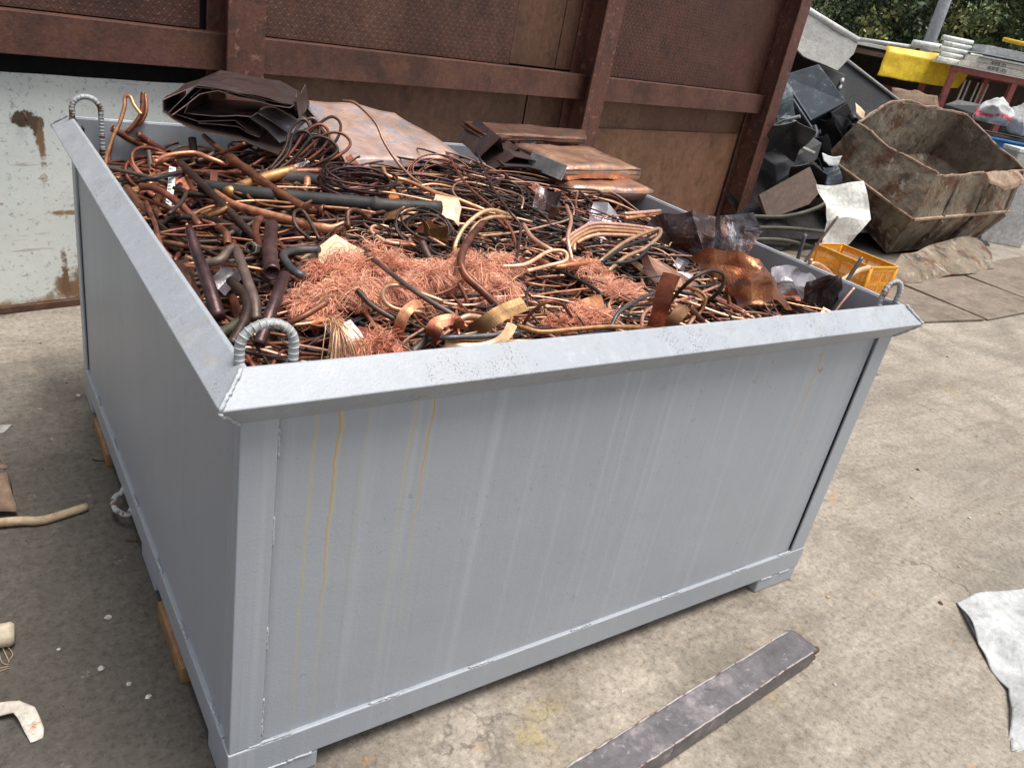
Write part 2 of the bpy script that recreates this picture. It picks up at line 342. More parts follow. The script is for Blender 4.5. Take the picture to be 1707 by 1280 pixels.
def tube_arrays(P, r, sides=8, op=0, r2=None, squash=None):
    """op 0: capped ends, 1: hollow far end, 2: hollow near end, 3: both"""
    P = np.asarray(P, float); T, N, B = frames(P); n = len(P)
    rad = np.linspace(r, r if r2 is None else r2, n) if np.isscalar(r) else np.asarray(r)
    ang = np.linspace(0, 2 * pi, sides, endpoint=False)
    cs, sn = np.cos(ang), np.sin(ang)
    k = 1 if squash is None else squash
    V = [P[:, None, :] + rad[:, None, None] * (cs[None, :, None] * N[:, None, :] + k * sn[None, :, None] * B[:, None, :])]
    rings = [V[0][i] for i in range(n)]
    def inner(end):
        i = n - 1 if end else 0; d = T[i] * (1 if end else -1)
        ring = lambda q, off: P[i] + off * d + q * rad[i] * (cs[:, None] * N[i] + k * sn[:, None] * B[i])
        return [ring(.78, 0), ring(.76, -rad[i] * 3)]
    R_ = []
    if op in (2, 3): R_ += inner(0)[::-1]
    R_ += rings
    if op in (1, 3): R_ += inner(1)
    m = len(R_); VV = np.vstack(R_)
    j = np.arange(sides); F = []
    for i in range(m - 1):
        F.append(np.stack([i * sides + j, i * sides + (j + 1) % sides, (i + 1) * sides + (j + 1) % sides, (i + 1) * sides + j], 1))
    c0 = len(VV); VV = np.vstack([VV, R_[0].mean(0), R_[-1].mean(0)])
    F.append(np.stack([(j + 1) % sides, j, np.full(sides, c0), np.full(sides, c0)], 1))
    F.append(np.stack([(m - 1) * sides + j, (m - 1) * sides + (j + 1) % sides, np.full(sides, c0 + 1), np.full(sides, c0 + 1)], 1))
    return VV, np.vstack(F)
def tag(o, label, cat, group=None):
    o['label'] = label; o['category'] = cat
    if group: o['group'] = group
    return o
def empty(name, loc=(0, 0, 0), label=None, cat=None, group=None, rz=0):
    o = bpy.data.objects.new(name, None); COL.objects.link(o); o.location = loc; o.rotation_euler.z = rz; o.empty_display_size = .1
    if label: tag(o, label, cat, group)
    return o
def struct(o): o['kind'] = 'structure'; return o
def stuff(o): o['kind'] = 'stuff'; return o
def lump(P, amp, scale, seed=0):
    return np.array([Vector(p) + noise.noise_vector(Vector(p) * scale + Vector((seed * 3.1, 0, seed))) * amp for p in P])
def boxobj(name, a, b, mat, parent=None, bevel=.0): return MB().box(a, b).obj(name, mat, parent, bevel=bevel)
def gridsheet(C, n, amp, seed, scale=9, fold=.0):
    """control grid of world points -> subdivided crumpled sheet arrays"""
    C = np.asarray(C, float); a, b = C.shape[:2]
    U = np.linspace(0, a - 1, (a - 1) * n + 1); Vv = np.linspace(0, b - 1, (b - 1) * n + 1); out = np.zeros((len(U), len(Vv), 3))
    for i, u in enumerate(U):
        i0 = min(int(u), a - 2); fu = u - i0
        for j, v in enumerate(Vv):
            j0 = min(int(v), b - 2); fv = v - j0
            p = (C[i0, j0] * (1 - fu) + C[i0 + 1, j0] * fu) * (1 - fv) + (C[i0, j0 + 1] * (1 - fu) + C[i0 + 1, j0 + 1] * fu) * fv
            q = Vector(p) * scale + Vector((seed * 5.3, seed, 0))
            d = noise.noise_vector(q) * amp + Vector((0, 0, 1)) * (abs(noise.noise(q * .6)) - .2) * fold
            out[i, j] = p + np.array(d)
    A_, B_ = out.shape[:2]; idx = np.arange(A_ * B_).reshape(A_, B_)
    F = np.stack([idx[:-1, :-1], idx[1:, :-1], idx[1:, 1:], idx[:-1, 1:]], -1).reshape(-1, 4)
    return out.reshape(-1, 3), F
def slab(corners, th, n, amp, seed, scale=6, down=(0, 0, -1), round_=True):
    """closed thick plate over four corners, softly dented"""
    c = np.asarray(corners, float); G2 = np.array([[c[3], c[2]], [c[0], c[1]]])
    V, F = gridsheet(G2, n, amp, seed, scale); m = n + 1; d = np.asarray(down, float) * th
    V2 = V + d
    if round_:
        W_ = V.reshape(m, m, 3); cen = W_.mean((0, 1))
        for Q, k in ((W_, .5), ):
            e = np.zeros((m, m)); e[0] = e[-1] = 1; e[:, 0] = e[:, -1] = 1
            Q += e[:, :, None] * d * .22
    VV = np.vstack([V, V2]); k = len(V)
    idx = np.arange(k).reshape(m, m); rim = np.concatenate([idx[0, :-1], idx[:-1, -1], idx[-1, :0:-1], idx[:0:-1, 0]])
    S_ = np.stack([rim, np.roll(rim, -1), np.roll(rim, -1) + k, rim + k], 1)
    return VV, np.vstack([F, F[:, ::-1] + k, S_])
# ================================================================== SETTING
gm = MB(); gx = np.array([-120, -20, -6, 20, 60, 150.]); gy = np.array([-120, -20, -6, 12, 60, 150.])
gv = [(x, y, 0) for y in gy for x in gx]; gf = [(j * 6 + i, j * 6 + i + 1, j * 6 + i + 7, j * 6 + i + 6) for j in range(5) for i in range(5)]
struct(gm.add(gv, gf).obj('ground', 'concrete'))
# wooded slope behind the yard
hm = MB(); hv = []; hn = 26
for i in range(hn):
    for j in range(14):
        a = -8 + i * 3.2; d = j * 2.6
        X = 17 + a * .85 + d * .55; Y_ = 26 - a * .62 + d * .83
        hv.append((X, Y_, -.2 + .36 * d * (1 - .006 * d) + .5 * noise.noise(Vector((X * .2, Y_ * .2, 0)))))
hf = [(i * 14 + j, (i + 1) * 14 + j, (i + 1) * 14 + j + 1, i * 14 + j + 1) for i in range(hn - 1) for j in range(13)]
struct(hm.add(hv, hf).obj('hillside', 'earth', smooth=True))

# ------------------------------------------------------------------ steel yard wall (own axes: x along the wall, y into it)
WALL = empty('yard_wall', (-.2, 2.75, 0), 'rusty red brown steel wall of columns, beams and plates behind the grey bin', 'wall', rz=radians(11.5))
def hcol(s0, w=.19, t0=-.1, t1=.12, zt=3.1):
    m = MB().box((s0, t0, 0), (s0 + w, t0 + .014, zt)).box((s0 + w / 2 - .006, t0 + .014, 0), (s0 + w / 2 + .006, t1 - .014, zt)).box((s0, t1 - .014, 0), (s0 + w, t1, zt))
    return m.obj('column', 'red_column', WALL, bevel=.004)
for s0 in (-1.72, .975, 3.655, 6.315): hcol(s0)
def beam(s0, s1, z0, z1, t0=0.0, t1=.10):
    # channel section, open side down-back
    m = MB().box((s0, t0, z0), (s1, t0 + .010, z1)).box((s0, t0 + .010, z1 - .012), (s1, t1, z1 - .001)).box((s0, t0 + .010, z0 + .001), (s1, t1, z0 + .012))
    return m.obj('beam', 'red_steel', WALL, bevel=.003)
for a, b in ((-3.0, -1.63), (-1.62, 1.065), (1.075, 3.745), (3.755, 6.405)):
    beam(a + .005, b - .005, 1.128, 1.292); beam(a + .005, b - .005, 2.42, 2.58)
# full height backing plates, then the tread plates and lower plates as separate sheets
def plate(name, s0, s1, z0, z1, t, mat, th=.006, tilt=0): 
    o = boxobj(name, (s0, t, z0), (s1, t + th, z1), mat, WALL, .002)
    return o
plate('backing_plate', -3.0, 6.50, 0.0, 3.05, .165, 'black_gap', .01)
for s0, s1, m in ((-2.9, -1.66, 'tread_steel'), (-1.58, .93, 'tread_steel'), (1.09, 3.005, 'tread_steel'), (3.80, 6.33, 'tread_red')):
    plate('tread_plate', s0, s1, 1.296, 2.416, .085, m)
plate('upper_plate', 3.05, 3.68, 1.30, 2.41, .128, 'brown_plate'); plate('edge_strip', 3.50, 3.655, 1.30, 2.41, .119, 'brown_plate', .006)
plate('lower_plate', 1.02, 3.27, .02, 1.125, .125, 'brown_plate'); plate('lower_plate', 3.285, 3.72, .02, 1.125, .125, 'brown_plate')
plate('lower_plate', 3.78, 6.36, .02, 1.125, .135, 'brown_plate'); plate('light_plate', 3.84, 6.26, .03, .912, .112, 'light_rust')
plate('lower_plate', -3.0, -1.66, .02, 1.12, .125, 'brown_plate')
# raised tread lozenges on the tread plates: thousands, joined
def lozenge(mb, s, z, t, flip, L=.0125, w=.0040, h=.0014):
    c_, s_ = (cos(pi / 4), sin(pi / 4)) if flip else (cos(-pi / 4), sin(-pi / 4))
    pts = [(-L, 0), (0, -w), (L, 0), (0, w)]
    base = [(s + a * c_ - b * s_, t, z + a * s_ + b * c_) for a, b in pts]
    tops = [(s + .5 * (a * c_ - b * s_), t - h, z + .5 * (a * s_ + b * c_)) for a, b in pts]
    mb.add(base + tops, [(0, 1, 5, 4), (1, 2, 6, 5), (2, 3, 7, 6), (3, 0, 4, 7), (4, 5, 6, 7)])
for s0, s1, m in ((-.45, .93, 'tread_steel'), (1.09, 3.005, 'tread_steel'), (3.80, 6.33, 'tread_red')):
    mb = MB(); st = .024; z = 1.31; k = 0
    while z < 2.05:
        s = s0 + .012; q = k
        while s < s1 - .012:
            lozenge(mb, s, z, .0852, (q % 2) == 0); s += st; q += 1
        z += st; k += 1
    stuff(mb.obj('tread_pattern', m, WALL))
# horizontal base angle at the foot of the wall
boxobj('kick_plate', (-1.6, .03, 0), (.97, .075, .035), 'rust_dark', WALL, .004)
# rust-stained white board leaning under the beam
wb = empty('white_steel_sheet', (-.2, 2.75, 0), 'scratched white sheet with rust stains standing against the wall left of the bin', 'sheet', rz=radians(11.5))
V, F = slab([(-1.5, .045, .036), (.94, .045, .036), (.94, .085, 1.045), (-1.5, .085, 1.045)], .006, 30, .004, 3, 4, down=(0, 1, 0), round_=False)
MB().add(V, F).obj('sheet_face', 'white_board', wb)
hk = MB(); hk.tube(spline([(.152, .062, .885), (.150, .040, .89), (.154, .036, .87), (.156, .045, .86)], 5), .006, 8); hk.obj('rusty_hook', 'rust_dark', wb, True)

# ================================================================== GREY SCRAP BIN
L_, W_, HR, H0, H1, HO, HT, OV = 2.0, 1.9435, .0586, .1434, .962, 1.0225, 1.0703, .05
BIN = empty('scrap_bin', (0, 0, 0), 'grey painted steel scrap bin heaped with copper scrap', 'scrap bin')
def bp(name, a, b, mat='grey_paint', bev=.002): return boxobj(name, a, b, mat, BIN, bev)
V, F = slab([(.04, .008, .10), (1.918, .008, .10), (1.918, .008, 1.064), (.04, .008, 1.064)], .006, 40, .0, 1, down=(0, 1, 0), round_=False)
for i, v in enumerate(V): v[1] += .0045 * noise.noise(Vector((v[0] * 2.6, 3.1, v[2] * 2.6))) * sin(pi * (v[0] - .04) / 1.878) * sin(pi * min(1, max(0, (v[2] - .1) / .964)))
MB().add(V, F).obj('front_panel', 'grey_paint_front', BIN, True)
V, F = slab([(.008, 1.86, .10), (.008, .04, .10), (.008, .04, 1.064), (.008, 1.86, 1.064)], .006, 40, .0, 1, down=(1, 0, 0), round_=False)
for i, v in enumerate(V): v[0] += .0055 * noise.noise(Vector((9.1, v[1] * 2.4, v[2] * 2.6))) * sin(pi * (v[1] - .04) / 1.82) * sin(pi * min(1, max(0, (v[2] - .1) / .964)))
MB().add(V, F).obj('side_panel', 'grey_paint', BIN, True)
bp('side_panel', (1.986, .02, .10), (1.992, 1.92, 1.064))
bp('back_panel', (.02, W_ - .014, .10), (1.98, W_ - .008, 1.064)); bp('floor_plate', (.02, .02, .125), (1.98, W_ - .02, .135))
def post(name, pieces):
    m = MB()
    for a, b in pieces: m.box(a, b)
    return m.obj(name, 'grey_paint', BIN, bevel=.0025)
post('corner_post', [((0, 0, H0 + .001), (.068, .0075, H1 + .02)), ((0, .0075, H0 + .001), (.0075, .035, H1 + .02))])
post('corner_post', [((1.928, 0, H0 + .001), (2, .0075, H1 + .02)), ((1.9925, .0075, H0 + .001), (2, .07, H1 + .02))])
post('corner_post', [((0, 1.872, H0 + .001), (.0075, W_, H1 + .02)), ((.0075, W_ - .0075, H0 + .001), (.07, W_, H1 + .02))])
post('corner_post', [((1.93, W_ - .0075, H0 + .001), (2, W_, H1 + .02)), ((1.9925, 1.87, H0 + .001), (2, W_ - .0075, H1 + .02))])
for a, b in (((1.905, .030, .14), (1.94, .034, 1.05)), ((.030, 1.85, .14), (.034, 1.89, 1.05))): boxobj('backing_strip', a, b, 'dark_inside', BIN)
bp('base_rail', (-.003, -.003, HR), (2.003, .05, H0), bev=.003); bp('base_rail', (-.003, .052, HR), (.05, W_ - .052, H0), bev=.003)
bp('base_rail', (1.95, .052, HR), (2.003, W_ - .052, H0), bev=.003); bp('base_rail', (-.003, W_ - .05, HR), (2.003, W_ + .003, H0), bev=.003)
FW = .2054
for x0, x1 in ((0, FW), (2 - FW, 2)):
    for y0, y1 in ((-.002, .16), (W_ - .16, W_ + .002)):
        bp('foot', (x0 - .001 if x0 == 0 else x0, y0, 0), (x1 if x0 == 0 else x1 + .001, y1, HR - .0015), bev=.006)
bp('foot', (.0, .72, 0), (.09, .90, HR - .0015), bev=.006)
# mitred rim of four bars, each a rotated angle section
def rimbar(ca, cb, oa, ob):
    m = MB(); pa = np.array(ca); pb = np.array(cb); n = 24; rows = []
    for i in range(n + 1):
        f = i / n; p = pa + (pb - pa) * f; o = np.array(oa) + (np.array(ob) - np.array(oa)) * f
        w1 = .0016 * noise.noise(Vector((p[0] * 3, p[1] * 3, 1))); w2 = .0016 * noise.noise(Vector((p[0] * 3.3, p[1] * 3, 7)))
        ins = -.004 * o
        rows += [(*(p + ins), HT + w1), (*(p + OV * o * (1 + w2 * 8)), HO + w2), (*(p + ins), H1), (*(p + ins * 3), H1 + .02), (*(p + ins * 3), HT - .002 + w1)]
    F = []
    for i in range(n):
        for k in range(5):
            F.append((i * 5 + k, i * 5 + (k + 1) % 5, (i + 1) * 5 + (k + 1) % 5, (i + 1) * 5 + k))
    m.add(rows, F); return m.obj('rim_bar', 'grey_rim', BIN, bevel=.003)
c4 = [(0, 0), (L_, 0), (L_, W_), (0, W_)]; o4 = [(-1, -1), (1, -1), (1, 1), (-1, 1)]
for i in range(4): rimbar(c4[i], c4[(i + 1) % 4], o4[i], o4[(i + 1) % 4])
# weld beads
def weld(a, b, r=.004, seed=0, n=14):
    P = [np.array(a) + (np.array(b) - np.array(a)) * i / n for i in range(n + 1)]
    rad = [r * (.55 + .6 * abs(noise.noise(Vector((i * .9, seed * 3.3, 0)))) + .15 * (i % 2)) for i in range(n + 1)]; rad[0] *= .4; rad[-1] *= .4
    P = [p + np.array((R.uniform(-1, 1), R.uniform(-1, 1), R.uniform(-1, 1))) * r * .25 for p in P]
    return MB().tube(P, rad, 6).obj('weld_bead', 'weld', BIN, True)
for i, (x, w) in enumerate(((.09, .05), (.364, .04), (.642, .04), (.977, .04), (1.334, .04), (1.655, .04), (1.89, .035))):
    weld((x - w, .001, H0 + .002), (x + w, .001, H0 + .002), .0045, i)
for i, y in enumerate((.12, .40, .66, .98, 1.31, 1.62)): weld((.001, y - .035, H0 + .002), (.001, y + .035, H0 + .002), .0045, 20 + i)
for i, (z, w) in enumerate(((.915, .03), (.72, .035), (.45, .03), (.24, .04), (.17, .03))): weld((.0695, .004, z - w), (.0695, .004, z + w), .004, 40 + i)
for i, z in enumerate((.86, .62, .34)): weld((.004, .0375, z - .03), (.004, .0375, z + .03), .003, 50 + i)
for i, x in enumerate((.10, .16, 1.83, 1.93)): weld((x - .03, -.003, HR - .001), (x + .03, -.003, HR - .001), .004, 60 + i)
for i, (cx_, cy_) in enumerate(c4):
    ox, oy = o4[i]
    weld((cx_, cy_, HT + .001), (cx_ + ox * OV, cy_ + oy * OV, HO + .001), .0055, 70 + i, 16)
    weld((cx_ + ox * OV, cy_ + oy * OV, HO - .001), (cx_, cy_, H1 + .002), .005, 80 + i, 14)
# deformed-bar lifting loops with ribs
def loop(P, r=.0078, name='lifting_loop', rib=.0075):
    P = spline(P, 14); o = MB().tube(P, r, 12).obj(name, 'loop_paint', BIN, True)
    d = np.concatenate([[0], np.cumsum(np.linalg.norm(np.diff(P, axis=0), axis=1))]); T_, N_, B_ = frames(P)
    m = MB(); s = rib
    while s < d[-1] - rib:
        i = np.searchsorted(d, s); p = P[i]; t = T_[i]
        m.tube([p - t * .0022, p - t * .0008, p + t * .0008, p + t * .0022], [r * .9, r * 1.22, r * 1.22, r * .9], 10); s += rib * 1.45
    for k in (0, pi):
        m.tube(P + (N_ * cos(k) + B_ * sin(k)) * r, r * .18, 4)
    m.obj('rib', 'loop_paint', o, True)
for (x0, y0, xl, zd, top) in ((.004, .03, .092, 1.02, 1.135), (.006, 1.90, .086, .96, 1.142), (1.905, .03, .088, .97, 1.135), (1.905, 1.90, .088, .96, 1.14)):
    h = top - .0425
    arc = [(x0 + xl / 2 - xl / 2 * cos(a), y0, h + .0425 * sin(a)) for a in np.linspace(0, pi, 9)]
    loop([(x0, y0, zd), (x0, y0, (zd + h) / 2)] + arc + [(x0 + xl, y0, (zd + h) / 2), (x0 + xl, y0, zd - .02)])
loop([(.0, 1.155, .075)] + [(-.038 * sin(a) - .004, 1.095 + .06 * cos(a), .055) for a in np.linspace(.15, pi - .15, 9)] + [(.0, 1.035, .075)], .008)
# timber blocks the bin stands on
for i, (y0, y1, lab) in enumerate(((.36, .62, 'raw timber block under the left side of the grey bin near its front corner'), (1.40, 1.66, 'raw timber block under the left side of the grey bin near the wall'))):
    o = empty('timber_block', (.0, y0, 0), lab, 'timber'); boxobj('block', (-.014, 0, 0), (.14, y1 - y0, HR - .003), 'wood', o, .004)
# ---- traced pieces of the copper heap (metres)
TUBES = [
('pipe', 'long brown copper pipe with a collar and flared end over the left heap', 'pipe', 'brown', 0.012, 0.013, 1, 0, [(0.382, 1.719, 1.077), (0.359, 1.415, 1.097), (0.372, 1.161, 1.096), (0.4, 0.997, 1.086), (0.438, 0.893, 1.076), (0.477, 0.863, 1.078)]),
('pipe', 'dark straight pipe slanting down beside the white marked strip', 'pipe', 'dark', 0.0103, 0.0103, 1, 0, [(0.214, 1.32, 1.078), (0.219, 1.067, 1.076), (0.231, 0.83, 1.066), (0.254, 0.69, 1.042)]),
('pipe', 'golden flattened copper tube under the collared pipe', 'pipe', 'gold', 0.0122, 0.0122, 0, 0, [(0.242, 1.063, 1.063), (0.265, 0.949, 1.063), (0.346, 0.835, 1.066), (0.435, 0.742, 1.066), (0.496, 0.738, 1.081)]),
('pipe', 'golden brown pipe with a dark burnt end pointing right', 'pipe', 'goldbrown', 0.0171, 0.0171, 1, 0, [(0.278, 1.073, 1.061), (0.406, 1.169, 1.079), (0.515, 1.209, 1.099)]),
('pipe', 'thick dark grey pipe with a bend left of the grey wire coil', 'pipe', 'greypipe', 0.0222, 0.0222, 0, 0, [(0.446, 1.218, 1.073), (0.525, 1.178, 1.081), (0.573, 1.131, 1.085), (0.581, 1.039, 1.084), (0.625, 0.997, 1.081)]),
('pipe', 'thick charcoal pipe with a wide collar ending beside the orange tag', 'pipe', 'greypipe', 0.0212, 0.0212, 1, 0, [(0.234, 1.17, 1.052), (0.33, 1.062, 1.066), (0.455, 0.987, 1.076), (0.604, 0.9, 1.09), (0.662, 0.873, 1.092), (0.829, 0.84, 1.098)]),
('pipe', 'stout dark pipe standing upright with an open end by the left wall', 'pipe', 'purple', 0.0095, 0.0161, 2, 0, [(0.056, 0.572, 1.12), (0.055, 0.502, 1.087), (0.054, 0.404, 1.054), (0.055, 0.338, 1.012)]),
('pipe', 'thick purple brown elbow pipe lying behind the front lifting loop', 'pipe', 'purple', 0.0159, 0.0184, 1, 0, [(0.292, 0.738, 1.077), (0.228, 0.556, 1.075), (0.199, 0.451, 1.061)]),
('pipe', 'shiny purple brown pipe running down to the front lifting loop', 'pipe', 'purple', 0.0126, 0.0126, 1, 0, [(0.203, 0.385, 1.079), (0.156, 0.294, 1.072), (0.119, 0.237, 1.042), (0.094, 0.204, 1.011)]),
('pipe', 'purple grey pipe bent at a right angle beside the tan sheet', 'pipe', 'bluegrey', 0.0097, 0.0097, 0, 0, [(0.369, 0.613, 1.056), (0.296, 0.595, 1.06), (0.256, 0.545, 1.066), (0.248, 0.482, 1.064), (0.252, 0.438, 1.063), (0.276, 0.436, 1.053)]),
('pipe', 'looped grey brown pipe curling down in the front left corner', 'pipe', 'greybrown', 0.0108, 0.0108, 0, 0, [(0.079, 0.523, 1.06), (0.106, 0.513, 1.07), (0.133, 0.544, 1.081), (0.148, 0.543, 1.081), (0.134, 0.451, 1.078), (0.125, 0.371, 1.066), (0.12, 0.317, 1.053), (0.112, 0.28, 1.028)]),
('pipe', 'dark forked pipe leaning into the front left corner', 'pipe', 'dark', 0.0105, 0.0105, 1, 0, [(0.103, 0.423, 1.057), (0.108, 0.337, 1.053), (0.091, 0.279, 1.037), (0.046, 0.218, 1.008)]),
('pipe', 'short olive pipe stub low in the front left corner', 'pipe', 'olive', 0.0115, 0.0115, 1, 0, [(0.035, 0.274, 1.002), (0.091, 0.314, 1.011)]),
('pipe', 'reddish copper pipe with a round cut end by the back left loop', 'pipe', 'brown', 0.0122, 0.0122, 2, 0, [(0.125, 1.903, 1.045), (0.182, 1.904, 1.01), (0.238, 1.9, 0.984), (0.252, 1.778, 0.987)]),
('pipe', 'second reddish pipe behind the round cut pipe', 'pipe', 'red', 0.0116, 0.0116, 1, 0, [(0.205, 1.903, 1.03), (0.25, 1.901, 1.0), (0.263, 1.697, 1.017)]),
('pipe', 'dark open pipe standing upright below the folded dark sheets', 'pipe', 'dark', 0.0125, 0.0125, 1, 0, [(0.302, 1.511, 1.022), (0.303, 1.531, 1.057), (0.303, 1.558, 1.102)]),
('pipe', 'short grey pipe stub standing near the left wall', 'pipe', 'greybrown', 0.0086, 0.0086, 1, 0, [(0.154, 1.427, 1.016), (0.154, 1.443, 1.044), (0.153, 1.464, 1.076)]),
('copper_tube', 'tall thin copper tube bent into a hook in the back left corner', 'copper tube', 'bright', 0.0059, 0.0059, 0, 0, [(0.036, 1.498, 0.998), (0.045, 1.514, 1.036), (0.066, 1.531, 1.092), (0.089, 1.541, 1.138), (0.106, 1.555, 1.183), (0.111, 1.567, 1.21), (0.124, 1.559, 1.213), (0.132, 1.539, 1.191), (0.146, 1.516, 1.171)]),
('copper_tube', 'thin copper tube curving up beside the hooked tube', 'copper tube', 'bright', 0.0062, 0.0062, 0, 0, [(0.108, 1.903, 0.903), (0.121, 1.931, 0.967), (0.148, 1.936, 1.01), (0.187, 1.927, 1.044), (0.219, 1.915, 1.067), (0.24, 1.924, 1.109), (0.243, 1.953, 1.16)]),
('copper_tube', 'twin thick copper tube with pinched top in the back left corner', 'copper tube', 'brown', 0.0079, 0.0079, 0, 0, [(0.174, 1.902, 1.034), (0.2, 1.903, 1.068), (0.222, 1.909, 1.107), (0.233, 1.935, 1.165), (0.226, 1.92, 1.132)]),
('copper_tube', 'bright copper tube arching over dark scrap right of the left wall', 'copper tube', 'bright', 0.0075, 0.0075, 0, 0, [(0.147, 1.347, 1.071), (0.196, 1.394, 1.082), (0.273, 1.416, 1.088), (0.309, 1.374, 1.084), (0.359, 1.354, 1.07)]),
('copper_tube', 'dull copper tube running along the bright arching tube', 'copper tube', 'red', 0.0069, 0.0069, 0, 0, [(0.14, 1.346, 1.06), (0.184, 1.38, 1.072), (0.245, 1.429, 1.074), (0.295, 1.443, 1.078)]),
('cable', 'black rubber cable lying across the white marked strip', 'cable', 'black', 0.0067, 0.0067, 0, 0, [(0.063, 1.108, 1.08), (0.105, 1.099, 1.092), (0.18, 1.173, 1.089)]),
('copper_tube', 'thin brown tube curving along the left wall', 'copper tube', 'brown', 0.0053, 0.0053, 0, 0, [(0.038, 0.921, 1.076), (0.026, 0.765, 1.072), (0.013, 0.642, 1.059), (0.03, 0.611, 1.039)]),
('pipe', 'bent brown pipe with crook beside the steel nut', 'pipe', 'brown', 0.0091, 0.0091, 1, 0, [(0.164, 0.744, 1.069), (0.162, 0.671, 1.077), (0.154, 0.626, 1.065)]),
('pipe', 'dark pipe with open end facing the camera near the left wall', 'pipe', 'dark', 0.0079, 0.0079, 2, 0, [(0.163, 0.899, 1.044), (0.125, 0.849, 1.06), (0.096, 0.831, 1.068)]),
('pipe', 'brown pipe sloping down beneath the open pipe by the left wall', 'pipe', 'brown', 0.0098, 0.0098, 1, 0, [(0.022, 1.076, 1.067), (0.024, 0.955, 1.066), (0.044, 0.899, 1.056)]),
('pipe', 'red brown pipe bent like a knee near the left wall', 'pipe', 'red', 0.009, 0.009, 1, 0, [(0.059, 1.088, 1.07), (0.088, 1.02, 1.08), (0.12, 0.916, 1.07), (0.14, 0.808, 1.05)]),
('pipe', 'dark pipe crossing below the slanting dark pipe', 'pipe', 'dark', 0.0135, 0.0135, 1, 0, [(0.182, 0.924, 1.036), (0.203, 0.839, 1.045), (0.236, 0.771, 1.04)]),
('rod', 'brown rod poking out toward the folded dark sheets', 'rod', 'red', 0.0048, 0.0048, 0, 0, [(0.336, 1.415, 1.084), (0.356, 1.336, 1.121), (0.386, 1.282, 1.155)]),
('copper_tube', 'twisted thin dark tube snaking beside the white marked strip', 'copper tube', 'dark', 0.0054, 0.0054, 0, 0, [(0.136, 1.063, 1.074), (0.15, 0.997, 1.084), (0.119, 0.911, 1.081), (0.076, 0.852, 1.067)]),
('copper_tube', 'dark hooked tube in front of the charcoal pipe', 'copper tube', 'dark', 0.0049, 0.0049, 0, 0, [(0.402, 0.692, 1.052), (0.392, 0.784, 1.096), (0.358, 0.763, 1.102), (0.348, 0.718, 1.08), (0.381, 0.696, 1.05)]),
('copper_tube', 'brown curled tube beside the flared pipe end', 'copper tube', 'brown', 0.007, 0.007, 0, 0, [(0.486, 0.715, 1.079), (0.494, 0.74, 1.111), (0.522, 0.748, 1.114), (0.559, 0.747, 1.095)]),
('wire_loop', 'frontmost dark wire loop of the bunch standing before the patina sheet', 'wire loop', 'dark', 0.0049, 0.0049, 0, 0, [(0.5, 1.389, 1.051), (0.56, 1.422, 1.114), (0.585, 1.451, 1.171), (0.628, 1.454, 1.208), (0.647, 1.435, 1.179), (0.621, 1.41, 1.126), (0.548, 1.394, 1.052)]),
('wire_loop', 'second dark wire loop of the bunch standing before the patina sheet', 'wire loop', 'purple', 0.0049, 0.0049, 0, 0, [(0.51, 1.398, 1.052), (0.577, 1.43, 1.122), (0.612, 1.453, 1.182), (0.657, 1.451, 1.214), (0.677, 1.432, 1.185), (0.646, 1.405, 1.123), (0.564, 1.397, 1.05)]),
('wire_loop', 'third dark wire loop of the bunch standing before the patina sheet', 'wire loop', 'brown', 0.0049, 0.0049, 0, 0, [(0.508, 1.378, 1.053), (0.578, 1.402, 1.114), (0.625, 1.417, 1.176), (0.672, 1.41, 1.204), (0.695, 1.39, 1.176), (0.66, 1.373, 1.126), (0.566, 1.375, 1.054)]),
('wire_loop', 'fourth dark wire loop of the bunch standing before the patina sheet', 'wire loop', 'dark', 0.0049, 0.0049, 0, 0, [(0.496, 1.365, 1.052), (0.557, 1.391, 1.105), (0.584, 1.418, 1.162), (0.623, 1.411, 1.178), (0.642, 1.393, 1.149), (0.619, 1.374, 1.112), (0.546, 1.367, 1.052)]),
('wire_loop', 'fifth dark wire loop of the bunch standing before the patina sheet', 'wire loop', 'purple', 0.0049, 0.0049, 0, 0, [(0.524, 1.399, 1.053), (0.603, 1.424, 1.128), (0.664, 1.43, 1.193), (0.716, 1.425, 1.229), (0.74, 1.404, 1.201), (0.698, 1.382, 1.135), (0.589, 1.39, 1.054)]),
('wire_loop', 'sixth dark wire loop of the bunch standing before the patina sheet', 'wire loop', 'brown', 0.0049, 0.0049, 0, 0, [(0.516, 1.361, 1.054), (0.597, 1.374, 1.111), (0.668, 1.372, 1.178), (0.721, 1.353, 1.191), (0.746, 1.33, 1.164), (0.703, 1.326, 1.123), (0.585, 1.35, 1.057)]),
('wire_loop', 'rearmost dark wire loop of the bunch standing before the patina sheet', 'wire loop', 'dark', 0.0049, 0.0049, 0, 0, [(0.504, 1.353, 1.053), (0.576, 1.369, 1.103), (0.632, 1.377, 1.166), (0.68, 1.354, 1.169), (0.704, 1.333, 1.141), (0.666, 1.329, 1.109), (0.565, 1.347, 1.053)]),
('copper_wire', 'long pinkish wire sticking up over the patina sheet', 'copper wire', 'pinkbrown', 0.005, 0.005, 0, 0, [(0.941, 1.088, 1.083), (0.902, 1.156, 1.1), (0.875, 1.227, 1.133), (0.853, 1.302, 1.183), (0.845, 1.367, 1.232), (0.808, 1.45, 1.273), (0.779, 1.5, 1.271)]),
('copper_tube', 'bright orange copper tube winding right from the orange tag', 'copper tube', 'bright', 0.0065, 0.0065, 0, 0, [(0.768, 1.117, 1.14), (0.764, 1.074, 1.128), (0.82, 1.048, 1.121), (0.861, 0.95, 1.116), (0.91, 0.881, 1.113), (0.979, 0.823, 1.097)]),
